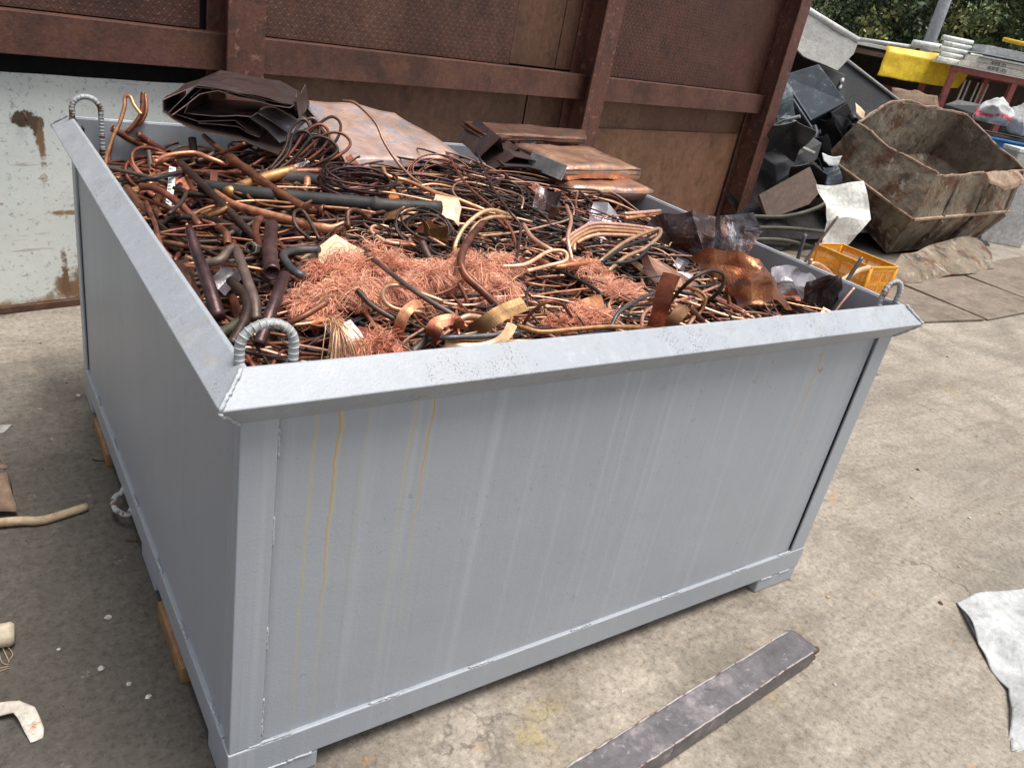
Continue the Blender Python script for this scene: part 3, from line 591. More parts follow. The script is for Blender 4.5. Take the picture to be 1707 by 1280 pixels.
('copper_wire', 'pale tan wire arching in a big hoop at the middle of the scrap', 'copper wire', 'tan', 0.0057, 0.0057, 0, 0, [(0.705, 0.521, 1.054), (0.704, 0.53, 1.094), (0.764, 0.584, 1.131), (0.867, 0.649, 1.15), (0.991, 0.718, 1.118)]),
('copper_wire', 'second pale tan wire nested inside the big hoop', 'copper wire', 'tan', 0.0054, 0.0054, 0, 0, [(0.738, 0.53, 1.065), (0.795, 0.6, 1.114), (0.876, 0.647, 1.13), (1.001, 0.722, 1.108)]),
('pipe', 'brown hooked pipe standing in front of the tan hoop wires', 'pipe', 'brown', 0.01, 0.01, 0, 0, [(0.873, 0.661, 1.121), (0.715, 0.487, 1.121), (0.629, 0.378, 1.11), (0.618, 0.328, 1.087), (0.64, 0.286, 1.066), (0.676, 0.25, 1.034)]),
('pipe', 'pipe stub with open dark mouth above the fine copper wool', 'pipe', 'dark', 0.0103, 0.0103, 2, 0, [(0.615, 0.549, 1.093), (0.616, 0.505, 1.069), (0.64, 0.49, 1.039)]),
('rod', 'brown rod laid diagonally across the fine copper wool', 'rod', 'greybrown', 0.0059, 0.0059, 0, 0, [(0.443, 0.509, 1.082), (0.445, 0.326, 1.083), (0.471, 0.246, 1.07), (0.522, 0.187, 1.047)]),
('rod', 'dark rod half buried in the fine copper wool', 'rod', 'dark', 0.006, 0.006, 0, 0, [(0.328, 0.292, 1.079), (0.348, 0.258, 1.057), (0.386, 0.221, 1.037)]),
('copper_wire', 'tan wire curled into a small ring on the copper wool', 'copper wire', 'tan', 0.0046, 0.0046, 0, 0, [(0.516, 0.245, 1.061), (0.473, 0.274, 1.071), (0.443, 0.321, 1.072), (0.407, 0.316, 1.072), (0.377, 0.265, 1.069), (0.389, 0.231, 1.058), (0.454, 0.224, 1.048)]),
('pipe', 'red brown pipe pointing at the pipe by the front lifting loop', 'pipe', 'red', 0.0067, 0.0067, 1, 0, [(0.24, 0.245, 1.073), (0.181, 0.22, 1.056), (0.146, 0.245, 1.025)]),
('pipe', 'dark pipe stub poking down at the front wall', 'pipe', 'dark', 0.0068, 0.0068, 1, 0, [(0.354, 0.127, 1.027), (0.375, 0.101, 1.011)]),
('cable', 'grey cable running along the front wall', 'cable', 'bluegrey', 0.0059, 0.0059, 0, 0, [(0.413, 0.12, 1.037), (0.475, 0.098, 1.044), (0.551, 0.094, 1.043), (0.624, 0.093, 1.044)]),
('pipe', 'grey brown pipe angled under the grey cable', 'pipe', 'greybrown', 0.0084, 0.0084, 1, 0, [(0.452, 0.146, 1.038), (0.414, 0.126, 1.03), (0.374, 0.108, 1.014)]),
('copper_tube', 'tan tube arching out of the folded copper straps', 'copper tube', 'tan', 0.0068, 0.0068, 0, 0, [(0.49, 0.149, 1.054), (0.524, 0.151, 1.065), (0.569, 0.155, 1.054), (0.605, 0.136, 1.043)]),
('copper_wire', 'thin dark wire zigzagging down the middle of the scrap', 'copper wire', 'purple', 0.0043, 0.0043, 0, 0, [(1.396, 1.581, 1.121), (1.048, 0.928, 1.155), (0.973, 0.704, 1.137), (0.981, 0.642, 1.109), (0.893, 0.512, 1.087), (0.836, 0.438, 1.07)]),
('copper_wire', 'thin brown wire crossing the zigzag wire', 'copper wire', 'brown', 0.0043, 0.0043, 0, 0, [(1.204, 1.484, 1.12), (0.969, 0.946, 1.147), (0.961, 0.768, 1.123), (0.943, 0.626, 1.099), (0.87, 0.469, 1.063)]),
('copper_wire', 'pink copper wire twisted into a tall strand right of the hoop', 'copper wire', 'pink', 0.0057, 0.0057, 0, 0, [(1.241, 0.767, 1.133), (1.165, 0.642, 1.126), (1.057, 0.512, 1.116), (1.037, 0.45, 1.071)]),
('copper_wire', 'pale copper wire sweeping in a long curve to the right', 'copper wire', 'pink', 0.0064, 0.0064, 0, 0, [(0.997, 0.647, 1.11), (0.968, 0.557, 1.101), (0.974, 0.486, 1.095), (1.009, 0.462, 1.083)]),
('copper_wire', 'pale copper wire forming a flat loop in the centre right', 'copper wire', 'tan', 0.0055, 0.0055, 0, 0, [(0.771, 0.408, 1.076), (0.838, 0.396, 1.085), (0.941, 0.442, 1.101), (0.994, 0.44, 1.101), (0.98, 0.409, 1.087), (0.917, 0.401, 1.077), (0.832, 0.376, 1.074)]),
('copper_wire', 'thick tan copper wire lying under the flat loop', 'copper wire', 'goldbrown', 0.0072, 0.0072, 0, 0, [(0.933, 0.454, 1.072), (0.945, 0.405, 1.072), (1.018, 0.407, 1.077), (1.128, 0.438, 1.068)]),
('copper_wire', 'topmost of the four pale parallel wires ending in a bend', 'copper wire', 'pink', 0.0062, 0.0062, 0, 0, [(1.097, 0.579, 1.082), (1.188, 0.633, 1.094), (1.295, 0.683, 1.103), (1.414, 0.698, 1.096), (1.551, 0.73, 1.077), (1.618, 0.72, 1.071)]),
('copper_wire', 'second of the four pale parallel wires from the top', 'copper wire', 'tan', 0.0061, 0.0061, 0, 0, [(1.097, 0.56, 1.08), (1.166, 0.604, 1.092), (1.267, 0.648, 1.102), (1.382, 0.661, 1.096), (1.519, 0.695, 1.078), (1.574, 0.693, 1.073)]),
('copper_wire', 'third of the four pale parallel wires from the top', 'copper wire', 'bright', 0.006, 0.006, 0, 0, [(1.094, 0.539, 1.078), (1.144, 0.575, 1.09), (1.245, 0.619, 1.1), (1.359, 0.633, 1.095), (1.492, 0.665, 1.078), (1.535, 0.669, 1.075)]),
('copper_wire', 'lowest of the four pale parallel wires', 'copper wire', 'pink', 0.0059, 0.0059, 0, 0, [(1.093, 0.516, 1.076), (1.122, 0.545, 1.088), (1.217, 0.584, 1.098), (1.33, 0.599, 1.094), (1.462, 0.632, 1.078), (1.491, 0.643, 1.077)]),
('copper_wire', 'pale copper wire doubled back in a narrow hairpin', 'copper wire', 'tan', 0.0063, 0.0063, 0, 0, [(1.106, 0.415, 1.077), (1.271, 0.508, 1.1), (1.431, 0.584, 1.107), (1.535, 0.634, 1.102), (1.468, 0.563, 1.102), (1.33, 0.475, 1.094), (1.216, 0.43, 1.085), (1.113, 0.38, 1.064)]),
('cable', 'black sheathed wire alongside the hairpin wire', 'cable', 'black', 0.0051, 0.0051, 0, 0, [(1.092, 0.393, 1.085), (1.244, 0.469, 1.103), (1.406, 0.537, 1.1), (1.344, 0.475, 1.094), (1.22, 0.403, 1.084), (1.111, 0.405, 1.075)]),
('rod', 'pair of copper rods resting toward the right wall', 'rod', 'pink', 0.007, 0.007, 0, 0, [(1.586, 0.864, 1.082), (1.68, 0.876, 1.084), (1.815, 0.919, 1.079)]),
('rod', 'lower copper rod resting toward the right wall', 'rod', 'bright', 0.0071, 0.0071, 0, 0, [(1.547, 0.811, 1.082), (1.673, 0.864, 1.074), (1.955, 1.05, 1.031)]),
('copper_wire', 'big dark wire hoop above the right front wall', 'copper wire', 'dark', 0.005, 0.005, 0, 0, [(1.183, 0.197, 1.031), (1.149, 0.15, 1.086), (1.153, 0.117, 1.14), (1.21, 0.118, 1.16), (1.259, 0.112, 1.148), (1.26, 0.109, 1.107), (1.237, 0.145, 1.034)]),
('copper_wire', 'copper wire hoop nested under the big dark hoop', 'copper wire', 'goldbrown', 0.0046, 0.0046, 0, 0, [(1.226, 0.216, 1.072), (1.229, 0.172, 1.089), (1.237, 0.128, 1.081), (1.222, 0.12, 1.04), (1.165, 0.114, 1.02)]),
('pipe', 'open brown pipe end leaning on the right part of the front wall', 'pipe', 'brown', 0.0096, 0.0096, 2, 0, [(1.178, 0.124, 1.062), (1.202, 0.113, 1.04), (1.246, 0.11, 1.008)]),
('cable', 'blue grey cable sloping to the front wall', 'cable', 'bluegrey', 0.0051, 0.0051, 0, 0, [(1.171, 0.232, 1.063), (1.022, 0.161, 1.069), (0.928, 0.117, 1.061), (0.891, 0.097, 1.035), (0.831, 0.092, 1.024), (0.754, 0.097, 1.015)]),
('cable', 'thick black cable end lying on the front rim', 'cable', 'black', 0.0074, 0.0074, 0, 0, [(0.906, 0.097, 1.027), (0.831, 0.092, 1.024), (0.754, 0.098, 1.017)]),
('copper_tube', 'golden copper tube along the front wall', 'copper tube', 'gold', 0.0057, 0.0057, 0, 0, [(0.655, 0.147, 1.035), (0.692, 0.103, 1.037), (0.776, 0.095, 1.04), (0.892, 0.093, 1.039), (1.024, 0.093, 1.025)]),
('copper_tube', 'tan copper tube along the front wall below the straps', 'copper tube', 'tan', 0.0053, 0.0053, 0, 0, [(0.462, 0.112, 1.033), (0.542, 0.099, 1.03), (0.639, 0.091, 1.023), (0.73, 0.08, 1.02)]),
('copper_wire', 'brown wire bow sprung above the front wall', 'copper wire', 'brown', 0.004, 0.004, 0, 0, [(0.671, 0.146, 1.034), (0.681, 0.134, 1.073), (0.707, 0.119, 1.101), (0.752, 0.122, 1.091), (0.809, 0.146, 1.047)]),
('rod', 'red copper stub standing in the copper wool', 'rod', 'red', 0.0049, 0.0049, 0, 0, [(0.611, 0.278, 1.015), (0.608, 0.298, 1.044), (0.598, 0.322, 1.071)]),
('copper_strap', 'curled copper strap standing on the front wires', 'strap', 'gold', 0.0032, 0.0032, 0, 52, [(0.356, 0.144, 1.021), (0.344, 0.119, 1.066), (0.353, 0.119, 1.096), (0.376, 0.13, 1.108), (0.403, 0.145, 1.103)]),
('copper_strap', 'folded copper strap with pale bent top at the front wall', 'strap', 'copperflat', 0.0032, 0.0032, 0, 72, [(0.427, 0.133, 1.021), (0.408, 0.093, 1.061), (0.419, 0.097, 1.081), (0.456, 0.098, 1.084), (0.484, 0.123, 1.05)]),
('copper_strap', 'wide bronze strap slanting up from the front wall', 'strap', 'bronze', 0.0034, 0.0034, 0, 95, [(0.543, 0.151, 1.025), (0.563, 0.129, 1.06), (0.598, 0.126, 1.082), (0.643, 0.119, 1.101)]),
('copper_strap', 'upright copper strap leaning near the right hoops', 'strap', 'copperflat', 0.0038, 0.0038, 0, 92, [(1.07, 0.121, 1.011), (1.031, 0.083, 1.073), (1.006, 0.063, 1.137), (0.999, 0.05, 1.183)]),
('copper_strap', 'short crumpled strap at the foot of the upright strap', 'strap', 'bronze', 0.004, 0.004, 0, 80, [(1.106, 0.116, 1.011), (1.118, 0.106, 1.039), (1.144, 0.109, 1.069)]),
('copper_strap', 'flat copper ribbon bowed along the front wall', 'strap', 'tan', 0.0026, 0.0026, 0, 50, [(0.452, 0.111, 1.026), (0.486, 0.089, 1.025), (0.536, 0.079, 1.028), (0.573, 0.074, 1.048), (0.593, 0.083, 1.071)]),
('cable', 'grey cable end standing above the right wall', 'cable', 'bluegrey', 0.0066, 0.0066, 0, 0, [(2.037, 0.42, 0.933), (2.02, 0.42, 1.021), (2.009, 0.42, 1.079), (2.005, 0.42, 1.154)]),
('rod', 'long thin rod leaning over the right wall', 'rod', 'greybrown', 0.0049, 0.0049, 0, 0, [(1.998, 0.42, 0.94), (2.04, 0.42, 1.02), (2.094, 0.42, 1.122), (2.153, 0.42, 1.216)]),
('rod', 'short pink copper rod beside the standing grey cable', 'rod', 'pink', 0.0071, 0.0071, 0, 0, [(1.983, 0.36, 0.911), (1.993, 0.36, 1.0), (1.998, 0.36, 1.044), (1.995, 0.36, 1.088)]),
('rod', 'pink copper rod pointing at the orange crate', 'rod', 'pink', 0.0072, 0.0072, 0, 0, [(1.908, 0.34, 0.957), (1.991, 0.34, 0.992), (2.039, 0.34, 1.012), (2.078, 0.34, 1.03)]),
('rod', 'bent copper rod reaching toward the front right loop', 'rod', 'tan', 0.0087, 0.0087, 0, 0, [(1.943, 0.253, 1.01), (2.029, 0.28, 1.016), (2.19, 0.33, 1.027), (2.301, 0.36, 1.038), (2.397, 0.38, 1.04)]),
('rod', 'grey strip standing by the front right corner', 'rod', 'bluegrey', 0.0064, 0.0064, 0, 0, [(2.004, 0.25, 0.912), (2.04, 0.25, 0.994), (2.071, 0.25, 1.064), (2.102, 0.25, 1.131)]),
('rod', 'thin pink rod leaning in the front right corner', 'rod', 'pink', 0.0045, 0.0045, 0, 0, [(1.863, 0.16, 0.913), (1.912, 0.16, 0.989), (1.936, 0.16, 1.026), (1.966, 0.16, 1.064)]),
('rod', 'short black tipped rod standing near the right wall', 'rod', 'dark', 0.0054, 0.0054, 0, 0, [(1.974, 0.42, 0.908), (1.929, 0.42, 0.986), (1.914, 0.42, 1.012), (1.896, 0.42, 1.044)]),
('rod', 'dark rod standing behind the grey sheet in the right corner', 'rod', 'dark', 0.0065, 0.0065, 0, 0, [(1.903, 0.4, 0.898), (1.912, 0.4, 0.988), (1.915, 0.4, 1.019), (1.911, 0.4, 1.054)]),
('copper_wire', 'copper wire bowed against the right wall', 'copper wire', 'tan', 0.0055, 0.0055, 0, 0, [(2.015, 0.36, 0.928), (2.013, 0.36, 1.018), (2.012, 0.36, 1.072), (2.092, 0.36, 1.054), (2.167, 0.36, 1.013), (2.191, 0.36, 0.972)]),
('rod', 'thin rusty rod standing at the top of the right wall', 'rod', 'red', 0.0047, 0.0047, 0, 0, [(1.955, 0.866, 1.054), (1.956, 0.88, 1.077), (1.956, 0.89, 1.095)])]
SH = {'dark_profiles': [[(0.575, 1.5, 1.078), (0.436, 1.5, 1.123), (0.303, 1.5, 1.145), (0.229, 1.5, 1.166), (0.201, 1.5, 1.184), (0.198, 1.5, 1.219), (0.299, 1.5, 1.276), (0.425, 1.5, 1.268), (0.53, 1.5, 1.258), (0.605, 1.5, 1.235), (0.593, 1.5, 1.227), (0.495, 1.5, 1.243), (0.364, 1.5, 1.263), (0.303, 1.5, 1.246), (0.226, 1.5, 1.177)], [(0.216, 1.5, 1.18), (0.298, 1.5, 1.266), (0.358, 1.5, 1.272), (0.477, 1.5, 1.262), (0.6, 1.5, 1.233)], [(0.345, 1.5, 1.262), (0.425, 1.5, 1.254), (0.513, 1.5, 1.236), (0.635, 1.5, 1.199), (0.641, 1.5, 1.205), (0.62, 1.5, 1.264)], [(0.277, 1.5, 1.219), (0.267, 1.5, 1.182), (0.332, 1.5, 1.185), (0.393, 1.5, 1.181), (0.479, 1.5, 1.185)], [(0.229, 1.5, 1.174), (0.32, 1.5, 1.158), (0.427, 1.5, 1.171), (0.514, 1.5, 1.128), (0.438, 1.5, 1.155), (0.32, 1.5, 1.153)], [(0.588, 1.5, 1.104), (0.534, 1.5, 1.154), (0.479, 1.5, 1.189), (0.503, 1.5, 1.206), (0.62, 1.5, 1.139)]], 'patina': [(0.755, 1.4, 1.1), (1.306, 1.56, 1.102), (1.176, 1.88, 1.186), (0.772, 1.9, 1.198)], 'black': [[(1.658, 0.764, 1.076), (1.681, 0.718, 1.1), (1.704, 0.671, 1.121), (1.793, 0.631, 1.103), (1.832, 0.565, 1.137)], [(1.63, 0.746, 1.034), (1.654, 0.654, 1.053), (1.677, 0.592, 1.074), (1.762, 0.603, 1.063), (1.842, 0.518, 1.097)], [(1.614, 0.726, 1.003), (1.653, 0.647, 0.993), (1.694, 0.554, 0.987), (1.748, 0.569, 1.012), (1.792, 0.523, 1.04)]], 'greypurple': [[(1.524, 0.964, 1.097), (1.557, 0.927, 1.103), (1.597, 0.902, 1.067)], [(1.502, 0.944, 1.059), (1.535, 0.904, 1.059), (1.598, 0.876, 1.049)], [(1.487, 0.924, 1.03), (1.521, 0.89, 1.041), (1.588, 0.856, 1.049)]], 'bucket': [[(1.5, 0.393, 1.058), (1.505, 0.337, 1.09), (1.529, 0.287, 1.108), (1.574, 0.261, 1.1), (1.63, 0.222, 1.04)], [(1.486, 0.351, 1.041), (1.51, 0.315, 1.059), (1.536, 0.269, 1.065), (1.558, 0.232, 1.078), (1.619, 0.193, 1.024)], [(1.502, 0.272, 1.026), (1.48, 0.216, 1.022), (1.496, 0.197, 1.056), (1.531, 0.182, 1.077), (1.613, 0.177, 1.014)], [(1.472, 0.249, 0.947), (1.471, 0.198, 0.98), (1.491, 0.174, 1.012), (1.534, 0.153, 1.034), (1.615, 0.154, 1.001)]], 'brown': [[(1.306, 0.467, 1.081), (1.312, 0.437, 1.086), (1.359, 0.387, 1.065), (1.426, 0.33, 1.035)], [(1.292, 0.415, 1.046), (1.306, 0.38, 1.053), (1.345, 0.338, 1.035), (1.407, 0.289, 1.013)], [(1.275, 0.373, 1.024), (1.297, 0.347, 1.033), (1.332, 0.313, 1.023), (1.372, 0.26, 0.989)]], 'grey': [[(1.742, 0.292, 1.036), (1.835, 0.292, 1.045), (1.931, 0.286, 1.007)], [(1.728, 0.274, 1.003), (1.803, 0.268, 1.014), (1.92, 0.268, 0.983)], [(1.792, 0.274, 0.963), (1.832, 0.262, 0.978), (1.982, 0.28, 0.918)]], 'redblack': [[(1.799, 0.2, 1.041), (1.843, 0.188, 1.061), (1.906, 0.188, 1.064)], [(1.8, 0.194, 1.008), (1.877, 0.194, 1.016), (1.945, 0.194, 1.012)], [(1.802, 0.206, 0.967), (1.911, 0.212, 0.952), (1.988, 0.212, 0.959)]], 'floorcorner': [[(1.395, 0.19, 0.978), (1.505, 0.178, 0.992), (1.634, 0.178, 0.99)], [(1.394, 0.172, 0.97), (1.512, 0.166, 0.98), (1.648, 0.166, 0.982)], [(1.383, 0.154, 0.968), (1.519, 0.154, 0.968), (1.662, 0.154, 0.975)]], 'tan': [[(0.424, 0.647, 1.082), (0.452, 0.617, 1.069), (0.486, 0.583, 1.057)], [(0.371, 0.63, 1.054), (0.409, 0.599, 1.053), (0.467, 0.559, 1.039)], [(0.325, 0.622, 1.029), (0.357, 0.586, 1.011), (0.411, 0.554, 1.029)]], 'orange': [[(0.724, 1.01, 1.113), (0.745, 0.978, 1.109)], [(0.721, 0.953, 1.084), (0.744, 0.925, 1.092)], [(0.713, 0.917, 1.06), (0.746, 0.873, 1.079)]], 'leftbrown': [[(0.032, 0.619, 1.034), (0.056, 0.595, 1.05), (0.071, 0.598, 1.028)], [(0.026, 0.564, 1.03), (0.049, 0.536, 1.036), (0.067, 0.548, 1.01)], [(0.024, 0.508, 1.027), (0.04, 0.5, 1.013), (0.061, 0.497, 0.989)]], 'lefttan': [[(0.119, 0.615, 1.014), (0.145, 0.593, 1.034), (0.16, 0.577, 1.027)], [(0.11, 0.553, 1.017), (0.125, 0.536, 1.031), (0.152, 0.537, 1.021)], [(0.109, 0.507, 1.01), (0.123, 0.501, 1.016), (0.141, 0.486, 1.016)]], 'strip': [[(0.155, 1.202, 1.096), (0.17, 1.191, 1.097)], [(0.132, 1.116, 1.064), (0.148, 1.105, 1.068)], [(0.113, 1.057, 1.035), (0.124, 1.045, 1.029)]], 'redbit': [[(0.284, 1.261, 1.078), (0.301, 1.249, 1.08)], [(0.262, 1.202, 1.044), (0.28, 1.187, 1.044)]], 'cardtan': [[(0.839, 0.898, 1.121), (0.894, 0.856, 1.124), (0.899, 0.836, 1.098)], [(0.795, 0.839, 1.084), (0.848, 0.794, 1.078), (0.864, 0.784, 1.06)]], 'darkbox': [[(0.165, 0.224, 0.983), (0.195, 0.207, 0.992), (0.217, 0.19, 0.994)], [(0.143, 0.17, 0.981), (0.174, 0.151, 0.99), (0.199, 0.136, 0.999)]]}
PT = {'nut': (0.194, 0.576, 1.074), 'coil': (0.636, 1.016, 1.108), 'loops': (0.793, 1.899, 1.026), 'loops2': (0.926, 1.904, 1.067), 'coil2': (0.719, 0.738, 1.084), 'w1': (0.247, 0.342, 1.028), 'w2': (0.315, 0.44, 1.044), 'w3': (0.409, 0.487, 1.04), 'w4': (0.329, 0.341, 1.041), 'w5': (0.504, 0.505, 1.044), 'w6': (0.475, 0.376, 1.037), 'w7': (0.599, 0.417, 1.042), 'w8': (0.306, 0.129, 1.014), 'w9': (0.695, 0.423, 1.056), 'w10': (0.721, 0.342, 1.04), 'w11': (0.838, 0.496, 1.054), 'w12': (1.072, 0.414, 1.058), 'w13': (0.907, 0.189, 1.031), 'w14': (0.798, 0.16, 1.028), 'w15': (1.104, 0.322, 1.04), 'fan': (0.219, 0.157, 1.04), 'bare': (1.019, 0.528, 1.038)}
# ================================================================== COPPER SCRAP
def H(x, y):
    return (1.0 + .085 * exp(-((x - .95) ** 2 / .55 + (y - 1.15) ** 2 / .5)) - .12 * exp(-(x * x + (y - 1.94) ** 2) / .10) - .12 * exp(-(x * x + y * y) / .03)
            - .03 * exp(-((x - 2) ** 2 / .16 + (y - .15) ** 2 / .35)) - .06 * exp(-(x - 2) ** 2 / .015) - .03 * exp(-y * y / .01))
# dark packed mass under the loose pieces
n = 70; hv = []
for j in range(n + 1):
    for i in range(n + 1):
        x = .02 + 1.96 * i / n; y = .02 + 1.90 * j / n
        hv.append((x, y, H(x, y) - .075 + .05 * noise.noise(Vector((x * 14, y * 14, 0)))))
hf = [(j * (n + 1) + i, j * (n + 1) + i + 1, (j + 1) * (n + 1) + i + 1, (j + 1) * (n + 1) + i) for j in range(n) for i in range(n)]
o = MB().add(hv, hf).obj('packed_scrap', 'dark', None); stuff(o); tag(o, 'dark packed copper scrap underneath the loose pieces in the bin', 'scrap')

def wander(x, y, a, length, r, dz, curl, lift, step=.018):
    """wire path over the heap that turns back from the walls"""
    k = R.gauss(0, curl); P = []; ph = R.uniform(0, 6.3); fr = R.uniform(4, 9); nst = max(6, int(length / step)); m = .03
    for i in range(nst):
        z = H(min(max(x, 0), 2), min(max(y, 0), 1.94)) + dz + lift * sin(ph + fr * i * step) + .6 * lift * sin(1.7 * ph + 2.3 * fr * i * step)
        P.append((x, y, z))
        k += R.gauss(0, curl * .35); k *= .97; a += k * step
        nx, ny = x + cos(a) * step, y + sin(a) * step
        if not (m < nx < 2 - m): a = pi - a + R.uniform(-.2, .2); nx = min(max(nx, m), 2 - m)
        if not (m < ny < 1.9): a = -a + R.uniform(-.2, .2); ny = min(max(ny, m), 1.9)
        x, y = nx, ny
    P = np.array(P)
    for _ in range(2): P[1:-1] = (P[:-2] + 2 * P[1:-1] + P[2:]) / 4
    return P
def pick(x, y):
    """which kind of piece lies where in the heap"""
    u = R.random()
    if x < .55 and y > .45:   # reddish tubes on the left
        return R.choices(['brown', 'red', 'dark', 'purple', 'bright', 'greybrown'], [28, 20, 24, 14, 6, 8])[0], R.choice([.0035, .0045, .006, .0075, .010, .004])
    if y > .85:               # dull wires at the back
        return R.choices(['dark', 'purple', 'brown', 'greybrown', 'pinkbrown', 'tan', 'black'], [28, 22, 18, 12, 10, 5, 5])[0], R.choice([.0022, .0028, .0032, .004, .0048])
    if x > .65:               # pale and black wires on the right
        return R.choices(['black', 'dark', 'pink', 'tan', 'pinkbrown', 'brown', 'bright', 'bluegrey'], [25, 16, 16, 13, 10, 11, 5, 4])[0], R.choice([.0022, .0028, .0034, .004, .005])
    return R.choices(['brown', 'tan', 'pink', 'dark', 'red', 'bright', 'black'], [20, 12, 14, 20, 18, 10, 10])[0], R.choice([.0022, .003, .004, .005])
KIND = {'brown': ('brown oxidised copper wire lying tangled on top of the scrap in the bin', 'brown wires tangled in the bin'), 'red': ('reddish copper tube jumbled among the scrap in the bin', 'reddish tubes in the bin'),
        'dark': ('nearly black tarnished copper wire tangled on top of the scrap in the bin', 'tarnished wires in the bin'), 'purple': ('purplish tarnished copper wire tangled on top of the scrap in the bin', 'purplish wires in the bin'),
        'bright': ('bright orange bare copper wire tangled on top of the scrap in the bin', 'bright bare wires in the bin'), 'greybrown': ('grey brown dull wire tangled on top of the scrap in the bin', 'grey brown wires in the bin'),
        'pinkbrown': ('pinkish brown copper wire tangled on top of the scrap in the bin', 'pinkish brown wires in the bin'), 'tan': ('pale tan bare copper wire tangled on top of the scrap in the bin', 'pale tan wires in the bin'),
        'pink': ('pale pink bare copper wire tangled on top of the scrap in the bin', 'pale pink wires in the bin'), 'black': ('black sheathed wire tangled on top of the scrap in the bin', 'black sheathed wires in the bin'),
        'bluegrey': ('blue grey sheathed wire tangled on top of the scrap in the bin', 'blue grey wires in the bin')}
def direction(x, y):
    if y < .28: return R.gauss(0, .25) + R.choice([0, pi])
    if x > .9 and y < .9: return R.gauss(.35, .55) + R.choice([0, pi])
    if x < .55: return R.uniform(0, 2 * pi)
    return R.gauss(.1, .9) + R.choice([0, pi])
def one(x, y, deep):
    m, r = pick(x, y); stiff = r > .0055
    ln = R.uniform(.14, .42) if stiff else R.uniform(.30, 1.05)
    curl = R.choice([.5, 1, 3]) if stiff else R.choice([1, 2, 4, 7, 10])
    dz = R.uniform(-.10, -.01) if deep else R.uniform(-.012, .034)
    lift = .004 if stiff else R.choice([.004, .008, .016, .022])
    return m, r, wander(x, y, direction(x, y), ln, r, dz, curl, lift)
# deep wires, far too many to count
names = list(KIND); mb = MB()
for i in range(2300):
    x, y = R.uniform(.05, 1.95), R.uniform(.05, 1.88)
    m, r, P = one(x, y, True); mb.tube(P, r, 6, names.index(m))
o = mb.obj('copper_wire_tangle', names, None, True); stuff(o); tag(o, 'dense tangle of copper wires filling the bin below the loose top pieces', 'copper wires')
# loose top pieces, each its own thing
cnt = 0
while cnt < 290:
    x, y = R.uniform(.06, 1.93), R.uniform(.06, 1.75)
    if .15 < x < .8 and .1 < y < .6 and R.random() < .3: continue      # copper wool lies here
    if y > 1.35 and R.random() < .6: continue
    m, r, P = one(x, y, False); lab, grp = KIND[m]
    o = MB().tube(P, r, 7, 0, R.choice([0, 3]) if r > .0055 else 0).obj('copper_wire' if m not in ('red',) else 'copper_tube', m, None, True)
    q = P.mean(0); reg = (('front', 'middle', 'back')[min(2, int(q[1] / .62))], ('left', 'centre', 'right')[min(2, int(q[0] / .667))])
    where = ' '.join(reg).replace('middle centre', 'very middle')
    tag(o, lab.replace('lying tangled on top of the scrap in the bin', 'tangled').replace('tangled on top of the scrap in the bin', 'tangled').replace('jumbled among the scrap in the bin', 'jumbled') + ' on the ' + where + ' of the scrap heap', 'copper wire' if m != 'red' else 'copper tube', grp + ', ' + where); cnt += 1
# coils of wire
def coil(name, label, mat, cen, rx, ry, turns, r, rot, tiltx=0, rise=.05, cat='wire coil', jit=.1, half=False):
    P = []; n = turns * 26; M3 = Matrix.Rotation(rot, 3, 'Z') @ Matrix.Rotation(tiltx, 3, 'X'); a0 = R.uniform(0, 6)
    for i in range(n):
        a = a0 + 2 * pi * i / 26; k = 1 + jit * sin(a * .37 + 1) + jit * .6 * sin(a * .113)
        p = M3 @ Vector((rx * k * cos(a), ry * k * sin(a), rise * (i / n) + .01 * sin(a * 1.3)))
        P.append((cen[0] + p.x, cen[1] + p.y, cen[2] + p.z))
    o = MB().tube(P, r, 7).obj(name, mat, None, True); return tag(o, label, cat)
q = PT['coil']; coil('wire_coil', 'oval coil of thin dull grey copper wire lying behind the charcoal pipe', 'purple', (q[0] + .02, q[1] + .03, q[2] - .02), .12, .085, 9, .0038, .2, .15, .05)
q = PT['coil2']; coil('wire_coil', 'loose looped coil of dark copper wire above the fine copper wool', 'dark', (q[0], q[1], q[2] - .035), .085, .06, 6, .0036, .3, .55, .05, jit=.25)
coil('wire_coil', 'dark wire coil in loose loops below the folded copper packs', 'dark', (1.2, 1.05, H(1.2, 1.05) - .005), .11, .08, 7, .0034, .5, .2, .04, jit=.25)
coil('wire_coil', 'springy brown wire coil between the patina sheet and folded packs', 'brown', (1.08, 1.30, H(1.08, 1.3) - .01), .09, .06, 6, .003, -.3, .8, .04, jit=.3)
coil('wire_coil', 'small black wire coil under the pale flat loop', 'black', (1.13, .55, H(1.13, .55) - .01), .07, .05, 6, .0035, .3, .25, .03, jit=.25)
coil('wire_coil', 'black wire coil by the foot of the black crumpled sheet', 'black', (1.32, .50, H(1.32, .5) - .015), .08, .05, 6, .0035, .6, .2, .03, jit=.3)
coil('wire_coil', 'brown wire coil lying along the left wall of the bin', 'red', (.16, 1.42, H(.16, 1.42) - .01), .07, .06, 4, .0055, .6, .5, .05, jit=.25)
coil('wire_coil', 'tan copper wire coil spread near the right hoops', 'tan', (1.15, .25, H(1.15, .25) - .02), .10, .05, 5, .0034, .1, .1, .02, jit=.3)

